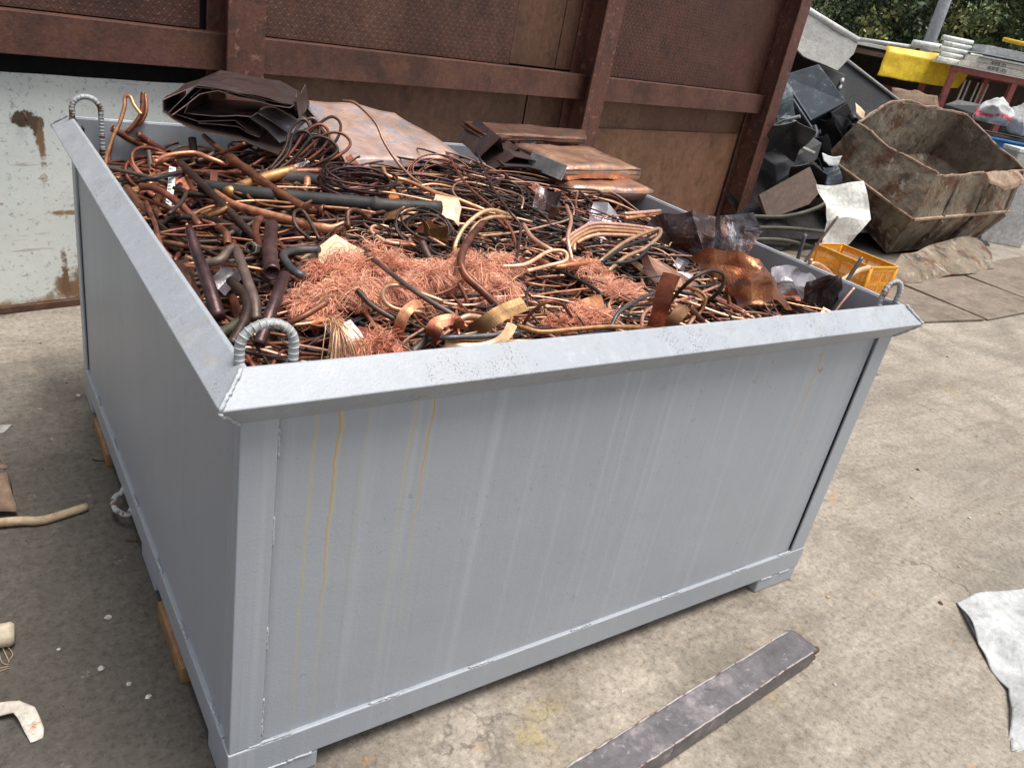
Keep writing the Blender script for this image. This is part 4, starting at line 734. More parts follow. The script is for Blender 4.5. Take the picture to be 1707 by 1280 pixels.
# ---- pieces one can point to
for (nm, label, cat, mat, r, r2, op, strap, P) in TUBES:
    P = np.array(P); Q = spline(P, 7 if len(P) > 3 else 10)
    if strap:
        T_, N_, B_ = frames(Q); w = strap * .00046
        tang = np.gradient(Q, axis=0)
        side = np.cross(tang, np.array([.56, .70, -.43])); side /= np.linalg.norm(side, axis=1)[:, None]
        for i in range(1, len(side)):
            if side[i] @ side[i - 1] < 0: side[i] *= -1
        side[:, 2] *= .6; a, b = Q - side * w / 2 * 1.0, Q + side * w / 2
        V = np.stack([a, (a + b) / 2 + np.array([0, 0, .002]), b], 1).reshape(-1, 3); k = len(Q)
        F = [(i * 3 + j, i * 3 + j + 1, (i + 1) * 3 + j + 1, (i + 1) * 3 + j) for i in range(k - 1) for j in range(2)]
        o = MB().add(V, F).obj(nm, mat, None, False, solid=.0012)
    else:
        rad = np.linspace(r, r2, len(Q)) * (1 + .04 * np.array([noise.noise(Vector(p) * 25) for p in Q]))
        if 'collar' in label: 
            i = int(len(Q) * (.26 if 'long' in label else .72)); rad[:i] *= .72 if 'long' in label else 1; rad[i:i + 2] *= 1.2
        if 'flared' in label: rad[-2:] *= np.array([1.15, 1.4])
        o = MB().tube(Q, rad, 12, 0, op, squash=.7 if 'flattened' in label else None).obj(nm, mat, None, True)
    tag(o, label, cat)
# ---- fine copper wool, one wad each
def strands(mb, P, rad):
    """many hair-thin three-sided wires at once; P is (strand, point, xyz)"""
    k, m, _ = P.shape; T_ = np.gradient(P, axis=1); T_ /= np.linalg.norm(T_, axis=2)[..., None] + 1e-9
    N_ = np.cross(T_, (.3, .2, .93)); N_ /= np.linalg.norm(N_, axis=2)[..., None] + 1e-9; B_ = np.cross(T_, N_); rr = rad[:, None, None, None]
    V = np.stack([P + rr[..., 0] * (cos(a) * N_ + sin(a) * B_) for a in (0, 2.094, 4.189)], 2)
    i, j, s = np.meshgrid(np.arange(k), np.arange(m - 1), np.arange(3), indexing='ij'); o = (i * m + j) * 3
    F = np.stack([o + s, o + (s + 1) % 3, o + 3 + (s + 1) % 3, o + 3 + s], -1).reshape(-1, 4)
    mb.add(V.reshape(-1, 3), F)
def wad(label, cen, rx, ry, rz, n, mat='wool', r=.00058, cat='copper wool', name='copper_wool'):
    """a mound of hair-thin wire: locks of strands that share a course, plus strays"""
    mb = MB(); left = int(n * 1.9)
    # soft core so that no gap shows through the mound
    b = bmesh.new(); bmesh.ops.create_icosphere(b, subdivisions=3, radius=1); V = []
    for v in b.verts:
        q = v.co * (1 + .3 * noise.noise(v.co * 2.2 + Vector((cen[0] * 9, cen[1] * 9, 0)))); V.append((cen[0] + q.x * rx * .85, cen[1] + q.y * ry * .85, cen[2] - .016 + q.z * rz * .5))
    mb.add(V, [(*[v.index for v in f.verts], f.verts[2].index) for f in b.faces], 1); b.free()
    while left > 0:
        k = R.choice([1, 6, 14, 22, 30]); left -= k
        a = R.uniform(0, 2 * pi); q = R.random() ** .5 * .95
        p0 = Vector((cen[0] + rx * q * cos(a), cen[1] + ry * q * sin(a), cen[2] - .010 + rz * (1 - q * q) * R.uniform(.2, 1)))
        d0 = Vector((R.gauss(0, 1), R.gauss(0, 1), R.gauss(0, .2))).normalized(); ax = Vector((R.gauss(0, .5), R.gauss(0, .5), R.choice([-1, 1]))).normalized()
        c0 = R.choice([4, 10, 20, 40, 70, 120]); st = .006; npt = R.randint(12, 26)
        p = np.array(p0) + NR.normal(size=(k, 3)) * (.004, .004, .003); d = np.array(d0) + NR.normal(size=(k, 3)) * (.22, .22, .15); d /= np.linalg.norm(d, axis=1)[:, None]
        ca = (c0 * st * NR.uniform(.6, 1.35, k))[:, None]; cs, sn = np.cos(ca), np.sin(ca); u = np.array(ax); P = np.zeros((k, npt, 3)); ctr = np.array(cen)
        for j in range(npt):
            P[:, j] = p
            d = d * cs + np.cross(u, d) * sn + u * (d @ u)[:, None] * (1 - cs) + NR.normal(size=(k, 3)) * (.07, .07, .05); d[:, 2] *= .92; d /= np.linalg.norm(d, axis=1)[:, None]
            p = p + d * st; off = (p - ctr)[:, :2] / (rx, ry); ol = np.linalg.norm(off, axis=1); lim = cen[2] - .012 + rz * np.maximum(0, 1 - ol ** 2 * .8)
            d[:, :2] -= np.where(ol > 1.25, .35, 0)[:, None] * off / (ol[:, None] + 1e-6)
            d[:, 2] += np.where(p[:, 2] > lim + .012, -.25, 0) + np.where(p[:, 2] < lim - .018, .3, 0)
        strands(mb, P, r * NR.uniform(.75, 1.35, k))
    o = mb.obj(name, [mat, 'red'], None, True); return tag(o, label, cat)
WADS = [('w1', .055, .05, .035, 420, 'wool', 'round ball of fine copper wire behind the front lifting loop'), ('w2', .05, .05, .035, 330, 'woolred', 'reddest tuft of fine copper wire beside the tan sheet'),
        ('w3', .08, .07, .045, 560, 'wool', 'broad mound of fine copper wire below the tan sheet'), ('w4', .09, .06, .04, 620, 'wool', 'pink wad of fine copper wire in front of the red tuft'),
        ('w5', .09, .07, .04, 520, 'wool', 'fine copper wool under the diagonal brown rod'), ('w6', .08, .06, .035, 480, 'wool', 'fine copper wool around the small tan ring'),
        ('w7', .09, .07, .045, 560, 'wool', 'fine copper wool left of the hooked brown pipe'), ('w8', .06, .035, .045, 420, 'woolred', 'bushy tuft of fine copper wire at the front wall'),
        ('w9', .09, .08, .045, 640, 'wool', 'large pink mound of fine copper wire behind the hooked pipe'), ('w10', .07, .06, .035, 380, 'wool', 'fine copper wool above the wide bronze strap'),
        ('w11', .06, .05, .03, 260, 'wool', 'small tuft of fine copper wire under the flat pale loop'), ('w12', .05, .07, .03, 300, 'wool', 'narrow tuft of fine copper wire in the black wires'),
        ('w13', .07, .03, .025, 260, 'wool', 'low tuft of fine copper wire before the front wires'), ('w14', .05, .03, .02, 170, 'woolred', 'wispy copper strands near the brown wire bow'),
        ('w15', .08, .05, .02, 220, 'wool', 'thin spread of fine copper wire among the pale wires')]
for k, a, b, c_, n_, m_, lab in WADS: wad(lab, PT[k], a * .84, b * .84, c_ * R.uniform(.8, 1.1), int(n_ * .85), m_)
# fan of straight strands hanging at the front wall
mb = MB(); q = PT['fan']
for i in range(46):
    a = R.gauss(0, .5); x = q[0] + R.gauss(0, .006); P = []
    for j in range(9):
        t = j / 8; P.append((x + a * .07 * t ** 1.3 + R.gauss(0, .0006), q[1] - .085 * t + .02 * sin(i), q[2] + .035 - .10 * t * t + .012 * sin(t * 3)))
    mb.tube(P, .0011, 4)
tag(mb.obj('strand_fan', 'tan', None, True), 'fan of straight copper strands drooping toward the front wall', 'copper strands')
# ---- sheets
def crumple(name, label, key, mat, n=8, amp=.008, seed=1, cat='copper sheet', fold=.0, scale=16, grow=1.0):
    C = np.array(SH[key]); cen = C.mean((0, 1)); C = cen + (C - cen) * grow + np.array((0, 0, (grow - 1) * .09))
    V, F = gridsheet(C, n, amp, seed, scale, fold); o = MB().add(V, F).obj(name, mat, None, False, solid=.0016); return tag(o, label, cat)
crumple('copper_sheet', 'black crumpled metal sheet standing by the right wall of the bin', 'black', 'black_sheet', 6, .024, 2, scale=11, grow=1.25)
crumple('copper_sheet', 'small grey purple bent sheet below the folded copper packs', 'greypurple', 'steel_sheet', 6, .008, 3)
crumple('copper_sheet', 'crushed burnt copper sheet like a bucket near the front right corner', 'bucket', 'burnt_sheet', 6, .016, 4, grow=1.25)
crumple('copper_sheet', 'bent brown sheet below the black crumpled sheet', 'brown', 'brown_sheet', 6, .006, 5)
crumple('copper_sheet', 'silver grey crumpled sheet in the front right corner', 'grey', 'steel_sheet', 7, .018, 6, grow=1.35)
crumple('copper_sheet', 'dark reddish sheet folded beside the silver grey sheet', 'redblack', 'black_sheet', 7, .018, 7, grow=1.3)
crumple('copper_sheet', 'flat dark grey sheet lying along the front wall at right', 'floorcorner', 'steel_sheet', 7, .018, 8)
crumple('tan_sheet', 'tan square sheet poking out above the copper wool', 'tan', 'tan_board', 6, .002, 9)
crumple('orange_tag', 'orange bent sheet tag over the charcoal pipe end', 'orange', 'orange_tag', 6, .003, 10)
crumple('copper_sheet', 'rounded brown sheet by the left wall near the stout pipe', 'leftbrown', 'brown_sheet', 6, .008, 11)
crumple('copper_sheet', 'pale copper scrap sheet between the corner pipes', 'lefttan', 'copperflat', 6, .008, 12)
crumple('copper_sheet', 'small red flake of sheet in the left heap', 'redbit', 'red', 5, .003, 13)
crumple('copper_sheet', 'tan torn sheet under the orange copper tube', 'cardtan', 'tan_board', 6, .006, 14)
st = empty('marked_strip', (0, 0, 0), 'white strip with black marks standing in the left heap', 'strip')
V, F = gridsheet(SH['strip'], 5, .0008, 3); MB().add(V, F).obj('strip_face', 'white_strip', st, solid=.001)
C = np.array(SH['strip']); tocam = np.array([-.56, -.70, .43]) * .0022; mk = MB()
for i in range(11):
    f = (i + .6) / 11.5 * 2; i0 = min(int(f), 1); f -= i0
    a = C[i0, 0] * (1 - f) + C[i0 + 1, 0] * f; b = C[i0, 1] * (1 - f) + C[i0 + 1, 1] * f; dn = (C[i0 + 1, 0] - C[i0, 0]) / np.linalg.norm(C[i0 + 1, 0] - C[i0, 0])
    p, p2 = a + (b - a) * .1, a + (b - a) * (.42 if i % 2 else .6)
    mk.add([p + tocam, p2 + tocam, p2 + dn * .0035 + tocam, p + dn * .0035 + tocam], [(0, 1, 2, 3)])
mk.obj('printed_marks', 'black_ink', st)
# hexagon nut
nq = PT['nut']; d = Vector((-.56, -.70, .30)).normalized()
nu = empty('hex_nut', nq, 'greasy hexagonal pipe nut lying among the left pipes', 'nut')
MB().tube([tuple(d * -.012), tuple(d * .010)], .0155, 6, 0, 1).obj('nut_body', 'steel_nut', nu, False, bevel=.001)
MB().tube([tuple(d * -.02), tuple(d * .013)], .0095, 14, 0, 1).obj('nut_bore', 'dark', nu, True)
# ---- folded dark sheet bundle at the back
bd = empty('folded_sheet_bundle', (.4, 1.7, 1.05), 'big bundle of dark folded copper sheet at the back left of the heap', 'sheet bundle')
for j, pr in enumerate(SH['dark_profiles']):
    P = np.array(pr) - np.array((.4, 1.7, 1.05)); Q = np.array([P[i] + (P[i + 1] - P[i]) * f for i in range(len(P) - 1) for f in (0, .5)] + [P[-1]]); rows = []
    dep_ = (.42, .40, .38, .34, .36, .22)[j]
    for k in range(7):
        f = k / 6; rows.append(lump(Q + np.array((.16 * f, dep_ * f * .85 + .01 * j, .0 * f)), .013, 9, j))
    V = np.stack(rows).reshape(-1, 3); m = len(Q)
    F = [(k * m + i, k * m + i + 1, (k + 1) * m + i + 1, (k + 1) * m + i) for k in range(6) for i in range(m - 1)]
    o = MB().add(V, F).obj('folded_sheet', ['dark_sheet' if j != 5 else 'steel_sheet', 'lit_sheet_edge'], bd, False, solid=.0026); o.modifiers[0].material_offset_rim = 1
# patina sheet with gold folded front edge, resting on a wad of its own folds
ps = empty('patina_sheet', SH['patina'][0], 'large copper sheet with pink, blue and gold patina at the back of the heap', 'copper sheet')
C = np.array(SH['patina']) - np.array(SH['patina'][0])
mid = lambda a, b, f: a + (b - a) * f
Gc = [[C[3], mid(C[3], C[2], .5) + (0, 0, .008), C[2]], [mid(C[3], C[0], .5) + (0, 0, .012), (C.mean(0)) + (0, 0, .012), mid(C[2], C[1], .5)], [C[0], mid(C[0], C[1], .55) + (0, -.015, -.006), C[1]], [C[0] + (.01, -.012, -.028), mid(C[0], C[1], .55) + (0, -.02, -.035), C[1] + (0, -.005, -.02)]]
V, F = gridsheet(Gc, 8, .013, 5, 6); MB().add(V, F).obj('sheet_face', 'patina_sheet', ps, True, solid=.002)
for k in range(3):
    V, F = gridsheet(np.array(Gc[:3]) + np.array((.004 * k, .01 * k + .012, -.009 * (k + 1))), 6, .004, 9 + k, 8); MB().add(V, F).obj('folded_layer', 'brown_sheet', ps, True, solid=.002)
# packs of flattened copper sheet over the back right corner
def pack(name, label, corners, th, mat, layers=2, inner='dark_sheet', seed=1, end=None):
    o = empty(name, corners[0], label, 'sheet pack'); c = np.array(corners, float) - np.array(corners[0])
    V, F = slab(c, th, 14, .011, seed, 9); MB().add(V, F).obj('folded_face', mat, o, True, bevel=.0)
    ce = c.mean(0)
    for k in range(layers):
        cc = ce + (c - ce) * (1.025 - .02 * (k % 2)) + np.array((-.006 * k, 0, -th * (k + .7) / (layers + .5)))
        V, F = slab(cc, .0025, 8, .004, seed + k + 4, 7, round_=False); MB().add(V, F).obj('folded_layer', inner, o, True)
    if end: MB().add(*slab(np.array(end) - np.array(corners[0]), .004, 4, .002, seed + 9, 9, down=(1, .3, 0), round_=False)).obj('silver_end', 'aluminium', o)
    return o
pack('copper_pack', 'thick folded copper pack with pink gold skin over the right wall', [(1.60, 1.245, 1.152), (2.07, 1.325, 1.150), (2.0, 1.62, 1.165), (1.57, 1.57, 1.165)], .050, 'patina_pack', 2, seed=2,
     end=[(1.575, 1.235, 1.098), (1.592, 1.235, 1.155), (1.568, 1.44, 1.158), (1.552, 1.44, 1.10)])
pack('copper_pack', 'lower folded copper pack with golden dented edge beneath the thick pack', [(1.60, 1.19, 1.092), (2.03, 1.185, 1.095), (2.03, 1.48, 1.098), (1.60, 1.5, 1.095)], .048, 'patina_pack', 1, seed=5)
pack('copper_pack', 'rearmost flat brown folded pack against the wall', [(1.44, 1.60, 1.185), (1.99, 1.64, 1.192), (2.14, 1.84, 1.198), (1.46, 1.80, 1.195)], .030, 'brown_sheet', 4, 'brown_sheet', seed=8)
zz = empty('zigzag_sheet', (1.42, 1.5, 1.08), 'dark zigzag folded sheet between patina sheet and copper packs', 'copper sheet')
for j, prof in enumerate(([(-.06, 0, .03), (.03, 0, .11), (.06, 0, .04), (.12, 0, .075), (.15, 0, .035), (.24, 0, .03)], [(-.02, -.06, .0), (.05, -.08, .06), (.14, -.1, .05), (.22, -.14, .03)], [(.0, -.1, .02), (.10, -.12, .025), (.2, -.2, .02)])):
    rows = [lump(np.array(prof) + np.array((.04 * f, .26 * f, .02 * f)), .008, 9, j + 3) for f in np.linspace(0, 1, 6)]
    V = np.stack(rows).reshape(-1, 3); m = len(prof); F = [(k * m + i, k * m + i + 1, (k + 1) * m + i + 1, (k + 1) * m + i) for k in range(5) for i in range(m - 1)]
    MB().add(V, F).obj('folded_sheet', 'dark_sheet', zz, False, solid=.003)

# torn offcuts of sheet strewn over the heap
for i in range(46):
    x, y = (R.uniform(1.25, 1.9), R.uniform(.06, .5)) if i < 16 else (R.uniform(.1, 1.9), R.uniform(.15, 1.4))
    s = R.uniform(.018, .045); z = H(x, y) + R.uniform(.0, .03); a = Matrix.Rotation(R.uniform(0, 6), 3, 'Z') @ Matrix.Rotation(R.gauss(.4, .5), 3, 'X'); bend = R.uniform(-.6, .6)
    g_ = [[tuple(Vector((x, y, z)) + a @ Vector((s * u, s * v * R.uniform(.7, 1.3), bend * s * u * u))) for v in (-1, .1, 1)] for u in (-1, 0, 1)]
    V, F = gridsheet(g_, 3, .004, i, 30); mt = R.choice(['burnt_sheet', 'steel_sheet', 'copperflat', 'black_sheet', 'bronze', 'brown_sheet', 'bright'])
    o = MB().add(V, F).obj('sheet_offcut', mt, None, False, solid=.0012); reg = ('front', 'middle', 'back')[min(2, int(y / .5))] + ' ' + ('left', 'centre', 'right')[min(2, int(x / .667))]
    tint = {'burnt_sheet': 'burnt copper', 'steel_sheet': 'silver grey', 'copperflat': 'dull copper', 'black_sheet': 'blackened', 'bronze': 'bronze', 'brown_sheet': 'brown', 'bright': 'bright copper'}[mt]
    tag(o, 'small torn ' + tint + ' sheet offcut on the ' + reg + ' of the scrap heap', 'offcut', tint + ' offcuts, ' + reg)
# cut pipe ends poking out among the left pipes
for i in range(26):
    x, y = R.uniform(.08, .7), R.uniform(.5, 1.5); a = R.uniform(0, 6.3); l = R.uniform(.03, .07); z = H(x, y) + R.uniform(.0, .025); e = R.uniform(-.3, .6)
    P = [(x, y, z), (x + l * .5 * cos(a), y + l * .5 * sin(a), z + l * .5 * e), (x + l * cos(a + .2), y + l * sin(a + .2), z + l * e)]
    m = R.choice(['brown', 'red', 'dark', 'purple', 'bright']); o = MB().tube(spline(P, 4), R.uniform(.006, .011), 12, 0, 3).obj('pipe_end', m, None, True)
    reg = ('front', 'middle', 'back')[min(2, int((y - .4) / .38))] + (' left' if x < .35 else ' centre left')
    tag(o, 'short ' + {'brown': 'brown', 'red': 'reddish', 'dark': 'blackened', 'purple': 'purplish', 'bright': 'bright copper'}[m] + ' cut pipe end on the ' + reg + ' of the scrap heap', 'pipe end', m + ' pipe ends, ' + reg)
# ================================================================== YARD
# ---- steel box beam lying in front
bm_ = empty('box_beam', (1.69, -.27, 0), 'scuffed dark steel box beam lying on the concrete in front of the bin', 'beam', rz=math.atan2(.085, .965))
V = []
boxobj('beam_body', (-1.55, -.048, .001), (0, .048, .074), 'box_beam', bm_, .005)
for y in (-.0475, .0475):
    P = [(-1.5 + 1.48 * i / 60, y + R.gauss(0, .0007), .0735 + R.gauss(0, .0006)) for i in range(61)]
    MB().tube(P, [.0022 + .0028 * abs(noise.noise(Vector((i * .21, y * 50, 0)))) for i in range(61)], 5).obj('weld_seam', 'edge_scuff', bm_, True)
boxobj('end_plate', (.0005, -.044, .004), (.006, .044, .07), 'rust_dark', bm_, .002)
for (y, z) in ((-.036, .018), (-.014, .03), (-.038, .05)):
    MB().tube([(.004, y, z), (.028, y, z)], .010, 6).obj('bolt', 'rust_dark', bm_)
    
# ---- white woven sack at the right edge
def sheetobj(name, mat, parent, grid, n, amp, seed, scale=14, fold=.0, solid=.002, smooth=True):
    V, F = gridsheet(grid, n, amp, seed, scale, fold); return MB().add(V, F).obj(name, mat, parent, smooth, solid=solid)
bg_ = empty('woven_sack', (2.5, -.6, 0), 'flattened white woven sack lying crumpled on the concrete', 'sack')
gr = np.array([[(2.53, -.355, .012), (2.62, -.365, .03), (2.72, -.40, .03), (2.95, -.45, .02)], [(2.42, -.47, .02), (2.56, -.47, .055), (2.70, -.52, .05), (2.95, -.6, .02)],
               [(2.30, -.60, .015), (2.42, -.62, .05), (2.60, -.68, .06), (2.85, -.75, .02)], [(2.255, -.68, .015), (2.32, -.74, .045), (2.48, -.80, .04), (2.7, -.9, .02)], [(1.995, -.81, .008), (2.15, -.85, .03), (2.35, -.93, .03), (2.5, -1.0, .015)]]) - np.array((2.5, -.6, 0))
sheetobj('sack_cloth', 'white_bag', bg_, gr * np.array((1, 1, .7)), 16, .007, 4, 9, .045)
sheetobj('sack_back', 'white_bag', bg_, gr * np.array((1, 1, .2)) + np.array((.01, 0, .0)), 6, .003, 6, 8)
# ---- odds and ends at the left edge
rg = empty('brown_carton', (-.32, 1.33, 0), 'folded brown carton at the left edge beside the dry stick', 'carton')
sheetobj('flap', 'rag_brown', rg, np.array([[(-.5, .16, .11), (-.05, .06, .125), (.022, .0, .105)], [(-.5, .05, .12), (-.06, -.02, .13), (.01, -.02, .112)]]), 5, .004, 2)
sheetobj('side', 'rag_brown', rg, np.array([[(-.45, -.03, .115), (-.05, -.03, .11), (.012, -.03, .105)], [(-.45, -.10, .02), (-.04, -.12, .03), (.028, -.13, .018)]]), 5, .006, 3)
sheetobj('side', 'rag_brown', rg, np.array([[(.012, -.03, .105), (.0, .12, .09)], [(.028, -.13, .018), (.02, .1, .005)]]), 5, .004, 4)
tag(MB().tube(spline([(-.75, 1.20, .030), (-.341, 1.160, .02), (-.25, 1.142, .016), (-.205, 1.146, .014), (-.106, 1.172, .014)], 8), [.015] * 8 + [.014] * 8 + [.0135] * 16 + [.012], 10).obj('dry_stick', 'bark', None, True), 'peeled dry stick on the dark concrete beside the carton', 'stick')
lg = empty('log_stub', (-.345, .665, .03), 'pale round log stub at the left edge', 'log')
MB().tube(spline([(-.25, .02, .0), (-.05, .0, 0), (.0, -.006, 0)], 6), [.030] * 10 + [.031, .029, .024], 18).obj('stub', 'log_pale', lg, True)
for k in range(5): MB().tube(spline([(-.02 - .01 * k, -.02, -.022), (-.01 - .012 * k, -.05 - .01 * k, -.026), (-.02, -.07 - .006 * k, -.027)], 5), .0012, 5).obj('straw', 'bark', lg, True)
pl = empty('peeled_strip', (-.345, .40, 0), 'curled pale strip of peel on the dark concrete in the lower left', 'strip')
sheetobj('peel', 'pale_peel', pl, np.array([[(-.16, .10, .008), (-.15, .06, .012)], [(-.06, .05, .022), (-.07, .02, .012)], [(-.01, .030, .030), (-.024, .005, .024)], [(.018, .0, .026), (-.018, -.015, .022)], [(.03, -.05, .006), (-.004, -.058, .006)], [(.026, -.075, .003), (.000, -.078, .003)]]), 6, .0025, 3, 30, 0, .004)
tag(MB().add(*slab([(-.5, 1.70, .008), (-.29, 1.715, .008), (-.262, 1.765, .008), (-.5, 1.80, .008)], .008, 5, .002, 3)).obj('flat_chip', 'pebble', None), 'flat grey chip of board on the ground by the left edge', 'chip')
# ---- small debris
peb = [(-.028, 1.936, .009), (-.167, 1.86, .007), (-.131, .663, .009), (-.176, .487, .009), (-.125, .411, .006), (-.092, .352, .007)]
labs = ['white chip beside the back of the bin side', 'white chip left of the bin near the wall', 'upper white speck of grit left of the bin', 'round white speck of grit left of the bin, lower', 'small pale speck of grit left of the bin', 'lowest pale speck of grit left of the bin']
def pebble(x, y, s, mat, label, cat='grit', seed=0, flat=.5, group=None):
    me = bmesh.new(); bmesh.ops.create_icosphere(me, subdivisions=2, radius=s)
    for v in me.verts:
        v.co += noise.noise_vector(v.co * (1.3 / s) + Vector((seed, 0, 0))) * s * .45; v.co.z *= flat
    m = bpy.data.meshes.new('grit'); me.to_mesh(m); me.free(); m.materials.append(MATS[mat]); o = bpy.data.objects.new('grit', m); COL.objects.link(o); o.location = (x, y, s * flat * .6); o.rotation_euler.z = seed
    return tag(o, label, cat, group)
for i, (x, y, s) in enumerate(peb): pebble(x, y, s, 'pebble', labs[i], seed=i)
for i in range(70):
    x = R.uniform(.3, 6); y = R.uniform(-.9, 1.6)
    if -.1 < x < 2.1 and y > -.03: continue
    pebble(x, y, R.uniform(.002, .007) * (1 + x * .12), R.choice(['pebble', 'rust_dark', 'bark']), 'tiny crumb of grit scattered on the pale concrete', seed=i, group='grit on the concrete')
for i in range(40):
    pebble(R.uniform(-.6, -.03), R.uniform(.2, 2.5), R.uniform(.002, .005), R.choice(['pebble', 'rust_dark', 'rust_dark']), 'tiny crumb of grit scattered on the dark concrete', seed=i, group='grit left of the bin')
for P, lab in (([(-.05, 1.46, .004), (-.02, 1.44, .005), (.004, 1.45, .006)], 'thin dark twig beside the far timber block'), ([(-.03, .98, .004), (.0, .96, .004)], 'thin dark twig under the side ring'), ([(.30, -.6, .0), (.302, -.601, .0)], None)):
    if lab: tag(MB().tube(spline(P, 4), .003, 6).obj('twig', 'rust_dark', None, True), lab, 'twig')
# ---- steel plates on the ground
for lab, q in (('steel ground plate nearest the orange crate', [(4.85, 1.80), (6.60, 1.60), (6.62, 2.60), (4.95, 2.75)]), ('steel ground plate in the middle of the three', [(6.655, 1.60), (7.94, 1.66), (7.96, 2.66), (6.68, 2.62)]), ('steel ground plate farthest right by the rusty skip', [(8.0, 1.72), (10.6, 1.9), (10.6, 3.0), (8.02, 2.70)])):
    c3 = [(x, y, .016 + .006 * (i % 2)) for i, (x, y) in enumerate(q)]
    tag(MB().add(*slab(c3, .014, 8, .002, len(lab), 2, round_=False)).obj('steel_plate', 'yard_plate', None), lab, 'steel plate')
# crumpled rusty plate under the skip
tg = tag(sheetobj('crumpled_plate', 'rusty_skip', None, [[(6.5, 2.52, .05), (7.1, 2.75, .16), (8.0, 2.95, .20), (9.2, 3.1, .22)], [(6.45, 2.44, .02), (7.1, 2.52, .10), (7.9, 2.66, .05), (9.0, 2.80, .16)], [(6.5, 2.40, .01), (7.0, 2.42, .012), (7.8, 2.50, .012), (8.8, 2.62, .02)]], 7, .05, 6, 2.5, 0, .012, False), 'crumpled rusty steel plate lying under the front of the skip', 'steel plate')
# ---- orange crate
def crate():
    o = empty('plastic_crate', (5.80, 2.43, .0), 'orange plastic lattice crate behind the right wall of the bin', 'crate', rz=radians(-3))
    w, d, h, t = .17, .28, .30, .008
    def wall(nm, ax, sgn):
        n_ = empty  # each wall is one lattice mesh
        m = MB(); half = d if ax == 'x' else w
        def put(u0, u1, z0, z1, th=t):
            if ax == 'x': a, b = (sgn * w - th / 2, u0, z0), (sgn * w + th / 2, u1, z1)
            else: a, b = (u0, sgn * d - th / 2, z0), (u1, sgn * d + th / 2, z1)
            m.box(a, b)
        put(-half, half, 0, .03); put(-half, half, .135, .165, t * .9); put(-half, half, h - .045, h); 
        for u in (-half, half - .03, -.012): put(u, u + .03 if u != -.012 else .012, .03, h - .045, t * .8)
        # crossing bars of the lattice
        for z0, z1 in ((.03, .135), (.165, h - .045)):
            hh = z1 - z0; u = -half - hh
            while u < half:
                for sg in (1, -1):
                    a0, a1 = (u, u + hh) if sg > 0 else (u + hh, u)
                    pts = [(a0, z0), (a1, z1)]
                    # clip to the panel
                    (ua, za), (ub, zb) = pts
                    lo, hi = -half, half; f0, f1 = 0., 1.
                    du = ub - ua
                    for bound, s in ((lo, 1), (hi, -1)):
                        if du == 0: continue
                        f = (bound - ua) / du
                        if (du * s) > 0: f0 = max(f0, f)
                        else: f1 = min(f1, f)
                    if f1 - f0 < .15: continue
                    p = (ua + du * f0, za + (zb - za) * f0); q = (ua + du * f1, za + (zb - za) * f1)
                    P3 = [((sgn * w), p[0], p[1]), ((sgn * w), q[0], q[1])] if ax == 'x' else [(p[0], sgn * d, p[1]), (q[0], sgn * d, q[1])]
                    m.tube(P3, .0028, 4)
                u += .022
        m.obj(nm, 'orange_plastic', o)
    for s in (-1, 1): wall('side_wall', 'x', s); wall('end_wall', 'y', s)
    boxobj('crate_floor', (-w, -d, .004), (w, d, .012), 'orange_plastic', o)
    m = MB()
    for a, b in (((-w - .012, -d - .012, h - .012), (w + .012, -d + .004, h + .002)), ((-w - .012, d - .004, h - .012), (w + .012, d + .012, h + .002)), ((-w - .012, -d + .004, h - .0121), (-w + .004, d - .004, h + .0021)), ((w - .004, -d + .004, h - .0121), (w + .012, d - .004, h + .0021))): m.box(a, b)
    m.obj('rim', 'orange_plastic', o, bevel=.003)
    for sx in (-1, 1):
        for sy in (-1, 1): MB().tube([(sx * w, sy * d, 0), (sx * w, sy * d, h - .01)], .013, 10).obj('corner_rib', 'orange_plastic', o, True)
crate()
# ---- dented rusty skip
sk = empty('rusty_skip', (7.57, 2.98, 0), 'battered rusty hopper skip with a torn bent rim', 'skip')
O3 = np.array((7.57, 2.98, 0))
rim = dict(FL=(7.573, 2.978, .90), FR=(9.67, 3.128, .985), BR=(9.6, 3.98, 1.40), BL=(7.50, 3.95, 1.17))
fol = dict(FL=(7.42, 2.956, .45), FR=(9.65, 3.1, .52), BR=(9.62, 4.2, .92), BL=(7.44, 4.12, .77))
bas = dict(FL=(7.60, 3.17, .03), FR=(9.45, 3.28, .07), BR=(9.4, 3.95, .38), BL=(7.62, 3.85, .33))
def P_(d, k): return np.array(d[k]) - O3
def skwall(a, b, bulge=0, mid_up=0):
    g = []
    for D_, k in ((rim, 1), (fol, 0), (bas, 0)):
        r = [P_(D_, a) + (P_(D_, b) - P_(D_, a)) * f for f in (0, .33, .66, 1)]
        if k:
            for i in (1, 2): r[i] = r[i] + np.array((0, bulge, mid_up * (1.2 if i == 1 else .8)))
        g.append(r)
    return g
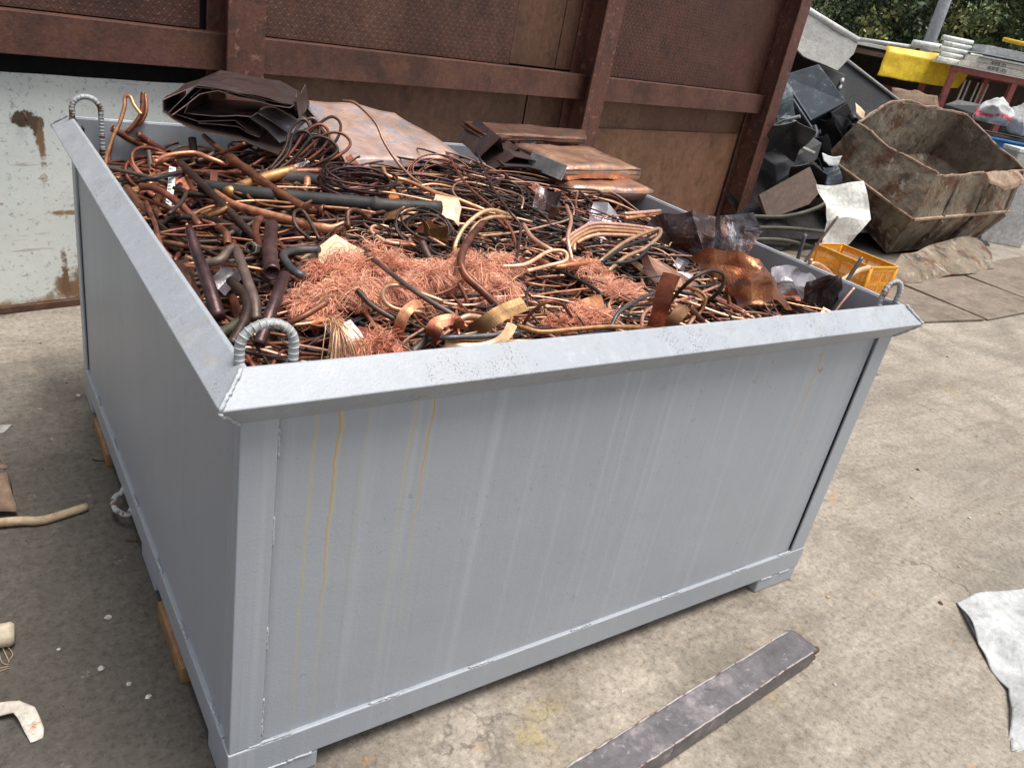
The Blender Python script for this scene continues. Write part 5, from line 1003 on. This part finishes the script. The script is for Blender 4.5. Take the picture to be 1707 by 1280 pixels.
for nm, a, b, bl, up in (('front_wall', 'FL', 'FR', .03, -.03), ('end_wall', 'BL', 'FL', 0, -.02), ('back_wall', 'BL', 'BR', .12, .14), ('end_wall', 'FR', 'BR', 0, .0)):
    g = skwall(a, b, bl, up); V, F = gridsheet(g, 9, .022, len(nm), 2.6); V = lump(V, .007, 9, len(nm)); MB().add(V, F).obj(nm, 'rusty_skip', sk, False, solid=.010)
    # bent rim bar
    P = np.array(g[0]); Q = spline(P, 9)
    Q = np.array([q + np.array(noise.noise_vector(Vector(q) * 2.6 + Vector((len(nm) * 5.3, len(nm), 0)))) * .022 + np.array(noise.noise_vector(Vector(q) * 4.5)) * .022 for q in Q])
    MB().tube(Q, [.017 + .012 * noise.noise(Vector((i * .9, len(nm), 0))) for i in range(len(Q))], 6, squash=.6).obj('rim_bar', 'skip_rim', sk)
    if nm == 'front_wall' or a == 'BL' and nm == 'end_wall':
        Q = spline(np.array(g[1]), 6) + np.array((0, -.012, 0)); MB().tube(Q, .018, 6).obj('fold_seam', 'skip_rim', sk)
g = skwall('FL', 'FR')
for f in (.28, .62, .97):
    for lo, hi in ((0, 1), (1, 2)):
        A_ = P_((rim, fol, bas)[lo], 'FL') * (1 - f) + P_((rim, fol, bas)[lo], 'FR') * f; B_ = P_((rim, fol, bas)[hi], 'FL') * (1 - f) + P_((rim, fol, bas)[hi], 'FR') * f
        MB().tube([A_ + np.array((0, -.015, -.03)), (A_ + B_) / 2 + np.array((0, -.02, 0)), B_ + np.array((0, -.015, .02))], .028, 4, squash=.6).obj('stiffener', 'rusty_skip', sk)
MB().add([P_(bas, k) for k in ('FL', 'FR', 'BR', 'BL')], [(0, 1, 2, 3)]).obj('floor_plate', 'rusty_skip', sk, solid=.01)
sheetobj('torn_lip', 'skip_rim', sk, np.array([[(.95, .02, .95), (1.35, .03, .97), (1.75, .05, .99)], [(.97, -.05, .90), (1.3, -.09, .84), (1.7, -.06, .93)], [(.98, -.06, .86), (1.34, -.10, .80), (1.72, -.08, .87)]]), 5, .02, 3, 6)

# ---- heap of black junk behind the wall end
hv = []
for i in range(40):
    for j in range(40):
        x = 6.0 + i * .115; y = 3.35 + j * .075; u = (x - 7.6) / 1.9; v = (y - 4.9) / 1.35
        h = max(0, 1.25 * exp(-(u * u + v * v) * 1.1) - .12) + .12 * noise.noise(Vector((x * 2.3, y * 2.3, 0)))
        hv.append((x, y, max(-.02, h)))
hf = [(i * 40 + j, (i + 1) * 40 + j, (i + 1) * 40 + j + 1, i * 40 + j + 1) for i in range(39) for j in range(39)]
o = MB().add(hv, hf).obj('scrap_heap', 'dark_heap', None); stuff(o); tag(o, 'dark heap of mixed scrap behind the wall end', 'scrap heap')
def prism(name, mat, parent, face, ext, bevel=.008, org=(0, 0, 0)):
    f = np.array(face, float) - np.array(org); e = np.array(ext, float); n_ = len(f); V = np.vstack([f, f + e])
    m = bpy.data.meshes.new(name); m.from_pydata([tuple(v) for v in V], [], [tuple(range(n_)), tuple(range(2 * n_ - 1, n_ - 1, -1))] + [(i, i + n_, (i + 1) % n_ + n_, (i + 1) % n_) for i in range(n_)])
    b = bmesh.new(); b.from_mesh(m); bmesh.ops.recalc_face_normals(b, faces=b.faces); b.to_mesh(m); b.free(); m.materials.append(MATS[mat])
    o = bpy.data.objects.new(name, m); COL.objects.link(o); o.parent = parent
    if bevel: md = o.modifiers.new('bevel', 'BEVEL'); md.width = bevel; md.segments = 2
    return o
# big dark machine housing
mc = empty('machine_housing', (7.3, 4.5, .9), 'dark blue grey machine housing tilted on the scrap heap', 'machine')
O_ = (7.3, 4.5, .9)
prism('casing', 'dark_machine', mc, [(7.15, 4.80, 1.46), (7.475, 4.62, 1.64), (7.68, 4.27, 1.33), (7.325, 4.389, 1.08)], (.10, .22, -.30), .01, O_)
prism('end_frame', 'black_box', mc, [(7.67, 4.26, 1.33), (7.86, 4.20, 1.16), (7.80, 4.16, .98), (7.60, 4.25, 1.02), (7.50, 4.29, 1.20)], (.12, .2, -.02), .008, O_)
for f in (.0, .10): MB().tube(np.array([(7.15 - f * .5, 4.795 - f, 1.45 - f * .8), (7.32 - f * .5, 4.38 - f, 1.085 - f * .8)]) - np.array(O_), .016, 6).obj('edge_strip', 'dark_machine', mc)
MB().tube(np.array([(7.80, 4.14, 1.08), (8.02, 3.98, .98)]) - np.array(O_), .05, 14, 0, 1).obj('pipe_stub', 'green_pipe', mc, True)
for (x, y, z) in ((7.72, 4.17, 1.20), (7.76, 4.15, 1.10)): MB().tube(np.array([(x + .02, y + .04, z + .01), (x - .03, y - .06, z - .03)]) - np.array(O_), .035, 12, 0, 1).obj('socket', 'black_box', mc, True)
MB().tube(spline(np.array([(7.10, 4.42, 1.0), (7.14, 4.28, .98), (7.2, 4.2, .90), (7.26, 4.22, .98), (7.3, 4.3, 1.04)]) - np.array(O_), 6), .03, 8).obj('cable_loop', 'dark_machine', mc, True)
# black box below it
bx = empty('black_cabinet', (6.45, 3.95, .5), 'plain black cabinet slipping down the front of the scrap heap', 'cabinet')
O_ = (6.45, 3.95, .5)
prism('cabinet_shell', 'black_box', bx, [(6.446, 3.984, .666), (6.859, 3.831, .951), (6.798, 3.784, .795), (6.443, 3.899, .522)], (-.04, .24, .08), .01, O_)
# dark panel with fittings, lid, trough
pn = empty('dark_panel', (8.05, 4.8, 1.3), 'dark green square panel behind the machine housing', 'panel'); O_ = (8.05, 4.8, 1.3)
prism('panel_plate', 'black_box', pn, [(7.93, 4.95, 1.63), (8.17, 4.74, 1.58), (8.13, 4.6, 1.30), (7.9, 4.8, 1.34)], (.03, .03, 0), .004, O_)
for z in (1.53, 1.46): MB().tube(np.array([(8.12, 4.72, z), (8.06, 4.68, z - .03)]) - np.array(O_), .018, 8).obj('fitting', 'pale_tube', pn, True)
ld = empty('leaning_lid', (9.2, 5.2, 1.1), 'wide dark lid leaning behind the machine housing', 'lid'); O_ = (9.2, 5.2, 1.1)
prism('lid_plate', 'black_box', ld, [(9.03, 5.501, 1.60), (9.131, 5.481, 1.738), (9.70, 4.80, 1.34), (9.147, 5.0, .95), (8.9, 5.3, 1.1)], (.05, .08, 0), .01, O_)
MB().tube(np.array([(9.12, 5.46, 1.74), (9.70, 4.79, 1.35)]) - np.array(O_), .02, 8).obj('lid_edge', 'grey_trough', ld, True)
tr = empty('grey_trough', (7.8, 4.9, 1.6), 'grey speckled trough with a rolled pale rim on top of the heap', 'trough'); O_ = np.array((7.8, 4.9, 1.6))
tg_ = np.array([[(7.6, 5.30, 2.22), (7.735, 5.126, 2.127), (8.126, 4.702, 1.938)], [(7.5, 5.22, 1.97), (7.654, 5.02, 1.848), (8.07, 4.66, 1.80)], [(7.4, 5.1, 1.80), (7.579, 4.93, 1.677), (7.883, 4.66, 1.605)]]) - O_
sheetobj('trough_shell', 'grey_trough', tr, tg_, 6, .012, 4, 4, 0, .02, False)
MB().tube(np.array([(7.5, 5.40, 2.27), (7.735, 5.126, 2.13), (8.13, 4.70, 1.94)]) - O_, .035, 12).obj('rolled_rim', 'pale_tube', tr, True)
# brown board, white crumpled sheet, pipes, papers
bb = empty('brown_board', (6.35, 3.66, .25), 'warped brown board leaning at the foot of the heap', 'board'); O_ = (6.35, 3.66, .25)
prism('board_face', 'board_brown', bb, [(6.117, 3.809, .415), (6.553, 3.664, .745), (6.61, 3.50, .55), (6.50, 3.50, .42), (6.151, 3.65, .22)], (.02, .04, -.02), .004, O_)
ws = tag(sheetobj('white_crumpled_sheet', 'white_sheet', None, [[(6.228, 3.299, .65), (6.40, 3.20, .70), (6.578, 3.089, .76)], [(6.26, 3.18, .52), (6.40, 3.05, .50), (6.60, 2.96, .58)], [(6.24, 3.08, .38), (6.36, 2.99, .44), (6.60, 2.90, .46)], [(6.22, 3.05, .25), (6.36, 2.97, .30), (6.48, 2.90, .33)], [(6.20, 3.02, .06), (6.34, 2.96, .08), (6.42, 2.92, .12)]], 5, .03, 5, 5, 0, .004, False), 'crumpled white metal sheet propped beside the rusty skip', 'metal sheet')
for i, (P, lab) in enumerate((([(5.9, 3.75, .22), (6.2, 3.5, .30), (6.5, 3.4, .42), (6.7, 3.4, .55)], 'upper olive hose curving below the brown board'), ([(5.85, 3.7, .12), (6.15, 3.45, .20), (6.45, 3.3, .22), (6.8, 3.3, .2)], 'middle olive hose below the brown board'), ([(5.8, 3.6, .04), (6.1, 3.4, .10), (6.3, 3.2, .10), (6.6, 3.1, .06)], 'lowest olive hose near the ground behind the bin'))):
    tag(MB().tube(spline(P, 8), .020, 10).obj('hose', 'olive_pipe', None, True), lab, 'hose')
tag(sheetobj('white_scrap', 'white_bag', None, [[(6.87, 3.80, .86), (6.95, 3.78, .84), (7.08, 3.70, .86)], [(6.88, 3.76, .78), (6.96, 3.74, .74), (7.04, 3.70, .77)]], 5, .02, 3, 9), 'white plastic scrap tucked under the machine housing', 'plastic scrap')
tag(sheetobj('carton_scrap', 'tan_board', None, [[(7.90, 4.30, 1.34), (7.98, 4.22, 1.26)], [(7.86, 4.24, 1.24), (7.96, 4.17, 1.18)]], 4, .02, 6, 9), 'small tan carton scrap beside the machine pipe', 'carton scrap')
# random dark boxes making up the heap body
mb = MB()
for i in range(110):
    x = R.gauss(7.4, .7); y = R.gauss(4.7, .45); z = R.uniform(.05, .9)
    if x < 6.9 or y < 4.25 or (x > 7.3 and y < 4.5): continue
    a = Matrix.Rotation(R.uniform(0, 6), 3, 'Z') @ Matrix.Rotation(R.uniform(-.6, .6), 3, 'X'); s = Vector((R.uniform(.05, .22), R.uniform(.04, .15), R.uniform(.02, .12)))
    V = [tuple(a @ Vector((s.x * i_, s.y * j_, s.z * k_)) + Vector((x, y, z))) for i_, j_, k_ in ((-1, -1, -1), (1, -1, -1), (1, 1, -1), (-1, 1, -1), (-1, -1, 1), (1, -1, 1), (1, 1, 1), (-1, 1, 1))]
    mb.add(V, [(0, 3, 2, 1), (4, 5, 6, 7), (0, 1, 5, 4), (1, 2, 6, 5), (2, 3, 7, 6), (3, 0, 4, 7)])
o = mb.obj('scrap_bits', 'heap_bits', None); stuff(o); tag(o, 'jumbled dark boxes and parts in the scrap heap', 'scrap')

# ---- shelter with yellow sheet, racks and sacks farther back
sh = empty('lean_to', (12.4, 7.2, 0), 'dark open shelter behind the yellow sheet', 'shelter'); O_ = np.array((12.4, 7.2, 0))
d1 = Vector((.80, -.60, 0)); nrm = Vector((.60, .80, 0))
def sp(u, v, z): p = d1 * u + nrm * v; return (p.x, p.y, z)
def sbox(name, mat, u0, u1, v0, v1, z0, z1, parent=sh, bevel=.004):
    V = [sp(u, v, z) for z in (z0, z1) for (u, v) in ((u0, v0), (u1, v0), (u1, v1), (u0, v1))]
    return MB().add(V, [(0, 3, 2, 1), (4, 5, 6, 7), (0, 1, 5, 4), (1, 2, 6, 5), (2, 3, 7, 6), (3, 0, 4, 7)]).obj(name, mat, parent, bevel=bevel)
sbox('back_wall', 'shed_wood', -2.4, 4.5, 1.7, 1.75, 0, 1.95); sbox('side_wall', 'shed_wood', -2.4, -2.35, 0, 1.7, 0, 1.95)
sbox('roof', 'shed_wood', -2.5, 4.6, -.25, 1.85, 1.96, 2.02); sbox('roof_edge', 'white_pipe', -2.5, .2, -.32, -.255, 2.0, 2.05); sbox('fascia', 'board_brown', -2.5, 4.6, -.30, -.255, 1.88, 1.955)
for u in (-2.3, .9): sbox('post', 'shed_wood', u, u + .09, -.22, -.13, 0, 1.955)
sbox('shelf', 'shed_wood', -2.2, .8, .9, 1.6, .9, .94)
for i, (u, v, z, s, m, lab) in enumerate(((-1.5, .5, .0, .35, 'board_brown', 'brown carton standing in the dark shelter'), (-.7, .3, 0, .5, 'rag_brown', 'tall brown carton in the shelter below the yellow sheet'), (.3, .4, 0, .4, 'red_frame', 'dull red box in the shelter'))):
    o = sbox('carton', m, u, u + s, v, v + s, z, z + 1.0 + .25 * i, None, .01); o.location = O_; tag(o, lab, 'carton')
# yellow sheet hanging over the fascia
ya = np.array([[(11.50, 6.52, 2.04), (12.0, 6.17, 2.07), (12.55, 5.78, 2.10)], [(11.47, 6.48, 1.96), (11.98, 6.08, 1.98), (12.54, 5.68, 2.0)], [(11.43, 6.46, 1.78), (11.95, 6.07, 1.82), (12.48, 5.69, 1.83)], [(11.40, 6.44, 1.62), (11.9, 6.07, 1.63), (12.40, 5.70, 1.66)]])
tag(sheetobj('yellow_sheet', 'yellow_tarp', None, ya, 9, .012, 4, 7, 0, .002), 'bright yellow tarpaulin sheet hanging from the shelter rail', 'tarpaulin')
rl = empty('sheet_rail', (12.0, 6.3, 2.05), 'white pipe rail holding up the yellow sheet', 'rail')
MB().tube(np.array([(11.4, 6.97, 2.06), (12.06, 6.40, 2.10)]) - np.array((12., 6.3, 2.05)), .03, 10).obj('rail', 'pale_tube', rl, True)
MB().tube(np.array([(11.98, 6.42, 2.15), (12.60, 5.97, 2.17)]) - np.array((12., 6.3, 2.05)), .055, 12, 0, 1).obj('roll', 'white_pipe', rl, True)
MB().tube(np.array([(12.60, 5.97, 2.15), (12.85, 5.77, 2.14)]) - np.array((12., 6.3, 2.05)), .04, 12).obj('roll_core', 'white_pipe', rl, True)
# red steel rack
rk = empty('red_rack', (11.84, 5.56, 0), 'red painted steel rack loaded with boards and pipes', 'rack', rz=math.atan2(-.6, .8))
for a, b in (((-.04, -.04, 0), (.04, .04, 1.87)), ((.87, -.04, 0), (.95, .04, 1.87)), ((2.0, -.04, 0), (2.08, .04, 1.87)), ((-.04, .8, 0), (.04, .88, 1.87)), ((.87, .8, 0), (.95, .88, 1.87)), ((2.0, .8, 0), (2.08, .88, 1.87))): boxobj('upright', a, b, 'red_frame', rk, .004)
for y in (-.045, .795): boxobj('top_beam', (-.05, y, 1.872), (2.1, y + .09, 1.95), 'red_frame', rk, .004)
boxobj('top_edge', (-.16, -.07, 1.952), (2.1, .9, 1.97), 'white_plank', rk); boxobj('shelf_plate', (-.03, .05, .62), (2.05, .79, .65), 'red_frame', rk)
def rack(name, mat, a, b, label, cat, bevel=.004):
    o = boxobj(name, a, b, mat, None, bevel); o.location = rk.location; o.rotation_euler = rk.rotation_euler; return tag(o, label, cat)
p1 = rack('white_plank', 'white_plank', (.17, -.06, 1.973), (2.0, .3, 2.05), 'lower white plank with dark lettering on the red rack', 'plank')
p2 = rack('white_plank', 'white_plank', (.22, -.05, 2.053), (2.0, .3, 2.115), 'upper white plank with faded lettering on the red rack', 'plank')
rack('aluminium_panel', 'aluminium', (.25, -.1, 2.118), (2.0, .6, 2.14), 'lower grey aluminium panel on the planks', 'panel'); rack('aluminium_panel', 'aluminium', (.30, .0, 2.17), (2.0, .6, 2.19), 'middle grey aluminium panel on the rack', 'panel')
rack('aluminium_panel', 'aluminium', (.34, .05, 2.195), (2.0, .6, 2.29), 'top grey aluminium frame on the rack', 'panel')
for i in range(5):
    o = MB().tube([(-.12 + .03 * (i % 2), .42 + .02 * i, 2.01 + .072 * i), (.34, .42 + .02 * i, 2.01 + .072 * i)], .036, 12, 0, 2).obj('white_pipe', 'white_pipe', None, True); o.location = rk.location; o.rotation_euler = rk.rotation_euler
    tag(o, ('lowest', 'second', 'third', 'fourth', 'topmost')[i] + ' short white pipe in the stack at the rack end' if i in (0, 4) else ('second', 'third', 'fourth')[i - 1] + ' short white pipe from the bottom of the rack stack', 'pipe')
o = MB().tube([(.50, -.02, 2.40), (2.1, -.05, 2.36)], .028, 10).obj('yellow_pole', 'yellow_paint', None, True); o.location = rk.location; o.rotation_euler = rk.rotation_euler; tag(o, 'yellow pole lying on top of the loaded rack', 'pole')
for x in (.9, 1.6): rack('white_bracket', 'white_pipe', (x, .1, 2.42), (x + .28, .2, 2.46), 'white bracket above the yellow pole, ' + ('left one' if x < 1 else 'right one'), 'bracket')
def lettering(text, parent, x, y, z, size):
    cu = bpy.data.curves.new('lettering', 'FONT'); cu.body = text; cu.size = size; cu.extrude = .0005
    t = bpy.data.objects.new('lettering_curve', cu); COL.objects.link(t); dg = bpy.context.evaluated_depsgraph_get()
    me = bpy.data.meshes.new_from_object(t.evaluated_get(dg)); bpy.data.objects.remove(t); me.materials.clear(); me.materials.append(MATS['black_ink'])
    o = bpy.data.objects.new('lettering', me); COL.objects.link(o); o.parent = parent; o.location = (x, y, z); o.rotation_euler = (pi / 2, 0, 0)
lettering('\u5357\u90e8\u767c (\u521d)', p1, .42, -.0625, 1.985, .058); lettering('\u5357\u90e8\u767c (\u521d)', p2, .45, -.0525, 2.062, .046)
# things under the rack
for i, x in enumerate((.35, .42, .55, .62, .70)):
    o = MB().tube([(x, .3 + .02 * i, .66), (x + .03, .34, 1.80)], .014, 6).obj('thin_bar', 'white_plank', None, True); o.location = rk.location; o.rotation_euler = rk.rotation_euler; tag(o, 'thin pale bar standing inside the red rack', 'bar', 'bars standing in the rack')
rack('back_board', 'shed_wood', (-.02, .90, .02), (2.1, .93, 1.86), 'dark board closing the back of the red rack', 'board')
# sacks, tray, crates in front of the rack
def sack(label, cen, sx, sy, sz, seed, mat='white_bag', red=None):
    e = empty('white_sack', cen, label, 'sack'); b = bmesh.new(); bmesh.ops.create_icosphere(b, subdivisions=4, radius=1)
    for v in b.verts:
        n1 = noise.noise_vector(v.co * 1.4 + Vector((seed, 0, 0))); n2 = noise.noise(v.co * 4 + Vector((0, seed, 0)))
        v.co = v.co + n1 * .35 + v.co * (abs(n2) * .22); v.co = Vector((v.co.x * sx, v.co.y * sy, max(-.55, v.co.z) * sz))
    m = bpy.data.meshes.new('sack_cloth'); b.to_mesh(m); b.free(); m.materials.append(MATS[mat])
    if red:
        m.materials.append(MATS['bag_red'])
        for p in m.polygons:
            if abs(p.center.z / sz + .1 + .25 * sin(p.center.x / sx * 3)) < .13: p.material_index = 1
    for p in m.polygons: p.use_smooth = True
    o = bpy.data.objects.new('sack_cloth', m); COL.objects.link(o); o.parent = e
    return e
sack('white plastic sack with a red band behind the skip', (11.22, 4.44, 1.44), .26, .2, .19, 1, red=True)
sack('bulging plain white sack at the right edge of the picture', (11.60, 4.20, 1.40), .28, .22, .25, 5)
tb = empty('work_table', (11.3, 4.5, 0), 'low table carrying the white sacks', 'table', rz=math.atan2(-.6, .8))
boxobj('table_top', (-.35, -.3, 1.17), (1.1, .35, 1.22), 'olive_pipe', tb, .004)
for x in (-.3, 1.0):
    for y in (-.25, .28): boxobj('leg', (x, y, 0), (x + .05, y + .05, 1.168), 'olive_pipe', tb, .003)
bl = empty('blue_crate', (11.28, 4.40, .98), 'blue plastic crate on the table shelf beyond the skip', 'crate', rz=math.atan2(-.6, .8))
boxobj('crate_body', (-.22, -.42, -.05), (.35, -.32, .18), 'blue_plastic', bl, .01); boxobj('crate_rim', (-.24, -.44, .181), (.37, -.30, .205), 'blue_plastic', bl, .005)
boxobj('crate_stand', (-.20, -.41, -.98), (.33, -.33, -.052), 'olive_pipe', bl)
tag(sheetobj('green_bag', 'green_plastic', None, [[(11.35, 3.98, 1.13), (11.44, 3.92, 1.14)], [(11.37, 3.93, 1.05), (11.48, 3.86, 1.02)], [(11.35, 3.94, .96), (11.46, 3.88, .94)]], 5, .03, 3, 7), 'crumpled green plastic bag against the blue crate', 'bag')
gb = empty('grey_box', (10.62, 3.62, 0), 'pale grey box with white lid at the right edge', 'box', rz=-.6)
boxobj('box_body', (-.16, -.15, 0), (.4, .2, 1.11), 'aluminium', gb, .01); boxobj('lid', (-.17, -.16, 1.112), (.41, .21, 1.16), 'white_pipe', gb, .008)
dt = empty('dark_tray', (11.4, 4.95, 1.4), 'dark flat panel lying behind the torn skip rim', 'panel'); O_ = (11.4, 4.95, 1.4)
prism('tray_top', 'black_box', dt, [(11.12, 5.10, 1.44), (11.32, 5.05, 1.53), (11.70, 4.76, 1.53), (11.44, 4.85, 1.40)], (.02, -.02, -.07), .005, O_)
boxobj('tray_stand', (-.1, -.1, -1.4), (.1, .1, .0), 'olive_pipe', dt)
tag(sheetobj('brown_paper', 'rag_brown', None, [[(10.3, 5.45, 1.50), (10.6, 5.3, 1.55), (10.85, 5.1, 1.50)], [(10.28, 5.38, 1.36), (10.55, 5.2, 1.40), (10.85, 5.02, 1.36)], [(10.28, 5.38, .9), (10.55, 5.2, .9), (10.85, 5.02, .9)]], 5, .05, 8, 5), 'crumpled brown paper above the skip', 'paper')
# grey pole
po = empty('utility_pole', (16.4, 8.8, 0), 'slim pale grey pole standing before the trees', 'pole')
MB().tube([(-.0, 0, 0), (.1, .05, 3), (.2, .1, 8)], [.13, .12, .1], 14).obj('shaft', 'pole_grey', po, True)
boxobj('base_block', (-.25, -.25, 0), (.25, .25, .12), 'grey_trough', po, .02)

# ================================================================== TREES
def leaf_mesh(seed, ncl, rad, hgt, mats, pale=0.0, size=.10):
    q = np.random.default_rng(seed); mb = MB(); V = []; F = []; MI = []
    for c_ in range(ncl):
        a = q.uniform(0, 2 * pi); rr = rad * q.uniform(.15, 1) ** .6; zc = q.uniform(0, 1); prof = (.55 + .45 * sin(pi * min(1, zc + .15)))
        cen = np.array((cos(a) * rr * prof, sin(a) * rr * prof, hgt * zc)); cr = q.uniform(.25, .6)
        pm = 2 if q.random() < pale else (0 if q.random() < .6 else 1)
        for k in range(85):
            d = q.normal(size=3); d /= np.linalg.norm(d); p = cen + d * cr * q.uniform(.2, 1) ** .5 * np.array((1, 1, .75))
            t = q.normal(size=3) + np.array((0, 0, -.6)); t /= np.linalg.norm(t); s = np.cross(t, q.normal(size=3)); s /= np.linalg.norm(s)
            l = size * q.uniform(.6, 1.3); w = l * .26
            b0 = len(V); V += [p - t * l / 2, p + s * w, p + t * l / 2, p - s * w]; F.append((b0, b0 + 1, b0 + 2, b0 + 3)); MI.append(pm)
    mb.add(V, F); mb.mi = [np.array(MI)]; return mb.mesh('crown', mats)
LM = ['leaf_dark', 'leaf_mid', 'leaf_pale']
crowns = [leaf_mesh(1, 150, 2.2, 5.5, LM, .0), leaf_mesh(2, 150, 2.4, 5.0, LM, .02), leaf_mesh(3, 150, 2.2, 4.2, LM, .22, .13)]
def trunk_mesh(seed):
    q = random.Random(seed); m = MB(); P = [(q.gauss(0, .12) * i, q.gauss(0, .12) * i, 1.3 * i) for i in range(6)]
    m.tube(spline(P, 4), [.16 - .006 * i for i in range(21)], 9)
    for k in range(5):
        p = Vector(P[2 + k % 3]); a = q.uniform(0, 6.3); e = p + Vector((cos(a), sin(a), .9)) * q.uniform(.8, 1.5); m.tube([tuple(p), tuple((p + e) / 2 + Vector((0, 0, .15))), tuple(e)], [.06, .045, .02], 6)
    return m.mesh('trunk', 'trunk', True)
trunks = [trunk_mesh(i) for i in range(3)]
T_ = [(16.5, 15.0, 1, 0, 1.4), (19.5, 17.0, 0, 1, 1.5), (21.5, 15.2, 1, .3, 1.3), (23.0, 13.6, 0, .8, 1.2), (21.6, 11.9, 2, 0, .8), (24.0, 11.6, 2, 1.5, .7), (22.3, 10.4, 2, 2.2, .75), (25.5, 14.5, 1, 2.4, 1.4), (26.8, 12.0, 2, .9, .9), (28.5, 15.5, 0, 2, 1.3), (24.5, 18.5, 1, 1, 1.4), (20.0, 20.5, 0, .4, 1.3), (29.5, 10.5, 1, 1.6, 1.1), (25.5, 9.0, 2, 3, .8), (17.0, 19.0, 0, 2.2, 1.5), (32, 13, 0, .2, 1.3), (30, 18, 1, 2.8, 1.4), (13.5, 18.5, 0, 1.2, 1.4)]
WHERE = ['leftmost dark tree beside the trough', 'tall dark tree above the lean-to', 'dark tree left of the grey pole', 'dark tree right behind the grey pole', 'pale flowering tree just right of the grey pole', 'pale tipped tree above the white pipes', 'pale flowering tree over the rack end', 'dark tree behind the pale flowering trees', 'pale tipped tree at the upper right edge', 'far dark tree behind the pale trees', 'far dark tree behind the pole', 'far dark tree behind the lean-to', 'dark tree beyond the right edge', 'pale tree low behind the loaded rack', 'far dark tree on the slope above the trough', 'farthest dark tree at right on the slope', 'farthest dark tree on the slope behind the pole', 'dark tree on the slope behind the wall end']
for i, (x, y, k, rz, ze) in enumerate(T_):
    o = empty('broadleaf_tree', (x, y, -.1), WHERE[i], 'tree', 'trees on the slope behind the yard', rz)
    a = bpy.data.objects.new('trunk', trunks[i % 3]); b = bpy.data.objects.new('crown', crowns[k])
    for w in (a, b): COL.objects.link(w); w.parent = o
    b.location.z = ze; s = 1 + .2 * sin(i * 2.1); b.scale = (s, s, s)
# undergrowth along the foot of the slope
q = np.random.default_rng(9); V = []; F = []
for c_ in range(260):
    f = q.uniform(0, 1); px_, py_ = 13.5 + 14.5 * f + q.normal() * .8, 17.5 - 8.2 * f + q.normal() * .8 + 1.2; cr = q.uniform(.3, .7); zc = q.uniform(.2, 1.6)
    for k in range(60):
        d = q.normal(size=3); d /= np.linalg.norm(d); p = np.array((px_, py_, zc)) + d * cr * q.uniform(.3, 1); t = q.normal(size=3); t /= np.linalg.norm(t); s = np.cross(t, q.normal(size=3)); s /= np.linalg.norm(s)
        l = .11 * q.uniform(.6, 1.4); w = l * .28; b0 = len(V); V += [p - t * l / 2, p + s * w, p + t * l / 2, p - s * w]; F.append((b0, b0 + 1, b0 + 2, b0 + 3))
mb = MB(); mb.add(V, F); mb.mi = [np.array(q.integers(0, 2, len(F)))]
o = stuff(mb.obj('undergrowth', LM, None)); tag(o, 'dark green undergrowth at the foot of the wooded slope', 'undergrowth')

# bent dark sheets and bars on the face of the scrap heap
JUNK = [((6.75, 4.15, 1.05), .22, .5, 'dark_machine', 'bent blue black sheet left of the machine housing'), ((7.0, 4.0, .85), .18, 1.3, 'black_box', 'crumpled black sheet under the machine housing'), ((6.7, 3.75, .62), .16, 2.1, 'black_box', 'black bent sheet above the white crumpled sheet'),
        ((7.15, 3.85, .60), .2, .2, 'dark_machine', 'dark bent sheet between heap and skip'), ((6.35, 3.9, .95), .2, 2.6, 'black_box', 'black sheet leaning on the wall end'), ((7.6, 4.3, .95), .22, .9, 'black_box', 'black torn sheet behind the skip end'), ((6.9, 3.6, .35), .2, 1.7, 'board_brown', 'brown bent sheet low in the heap'), ((6.5, 4.3, 1.25), .22, .1, 'dark_machine', 'blue black sheet high behind the wall end')]
for i, (p, s, a, m, lab) in enumerate(JUNK):
    A3 = Matrix.Rotation(a, 3, 'Z') @ Matrix.Rotation(.9, 3, 'X'); g_ = [[tuple(Vector(p) + A3 @ Vector((s * u, s * v, .5 * s * (u * u - .3) * (1 if i % 2 else -1)))) for v in (-1, 0, 1)] for u in (-1, 0, 1)]
    V, F = gridsheet(g_, 5, .05, i + 2, 5); tag(MB().add(V, F).obj('bent_sheet', m, None, False, solid=.006), lab, 'metal sheet')
for i in range(9):
    p = Vector((R.uniform(6.4, 6.8), R.uniform(3.95, 4.4), R.uniform(.5, 1.1))); d = Vector((R.gauss(0, 1), R.gauss(0, .6), R.gauss(0, .5))).normalized() * R.uniform(.10, .22)
    o = MB().tube([tuple(p - d), tuple(p + Vector((0, 0, .03))), tuple(p + d)], R.uniform(.008, .02), 7, 0, 3).obj('scrap_bar', R.choice(['black_box', 'green_pipe', 'rust_dark', 'grey_trough']), None, True); tag(o, 'thin scrap bar sticking out of the dark heap behind the wall end', 'bar', 'bars in the dark heap')
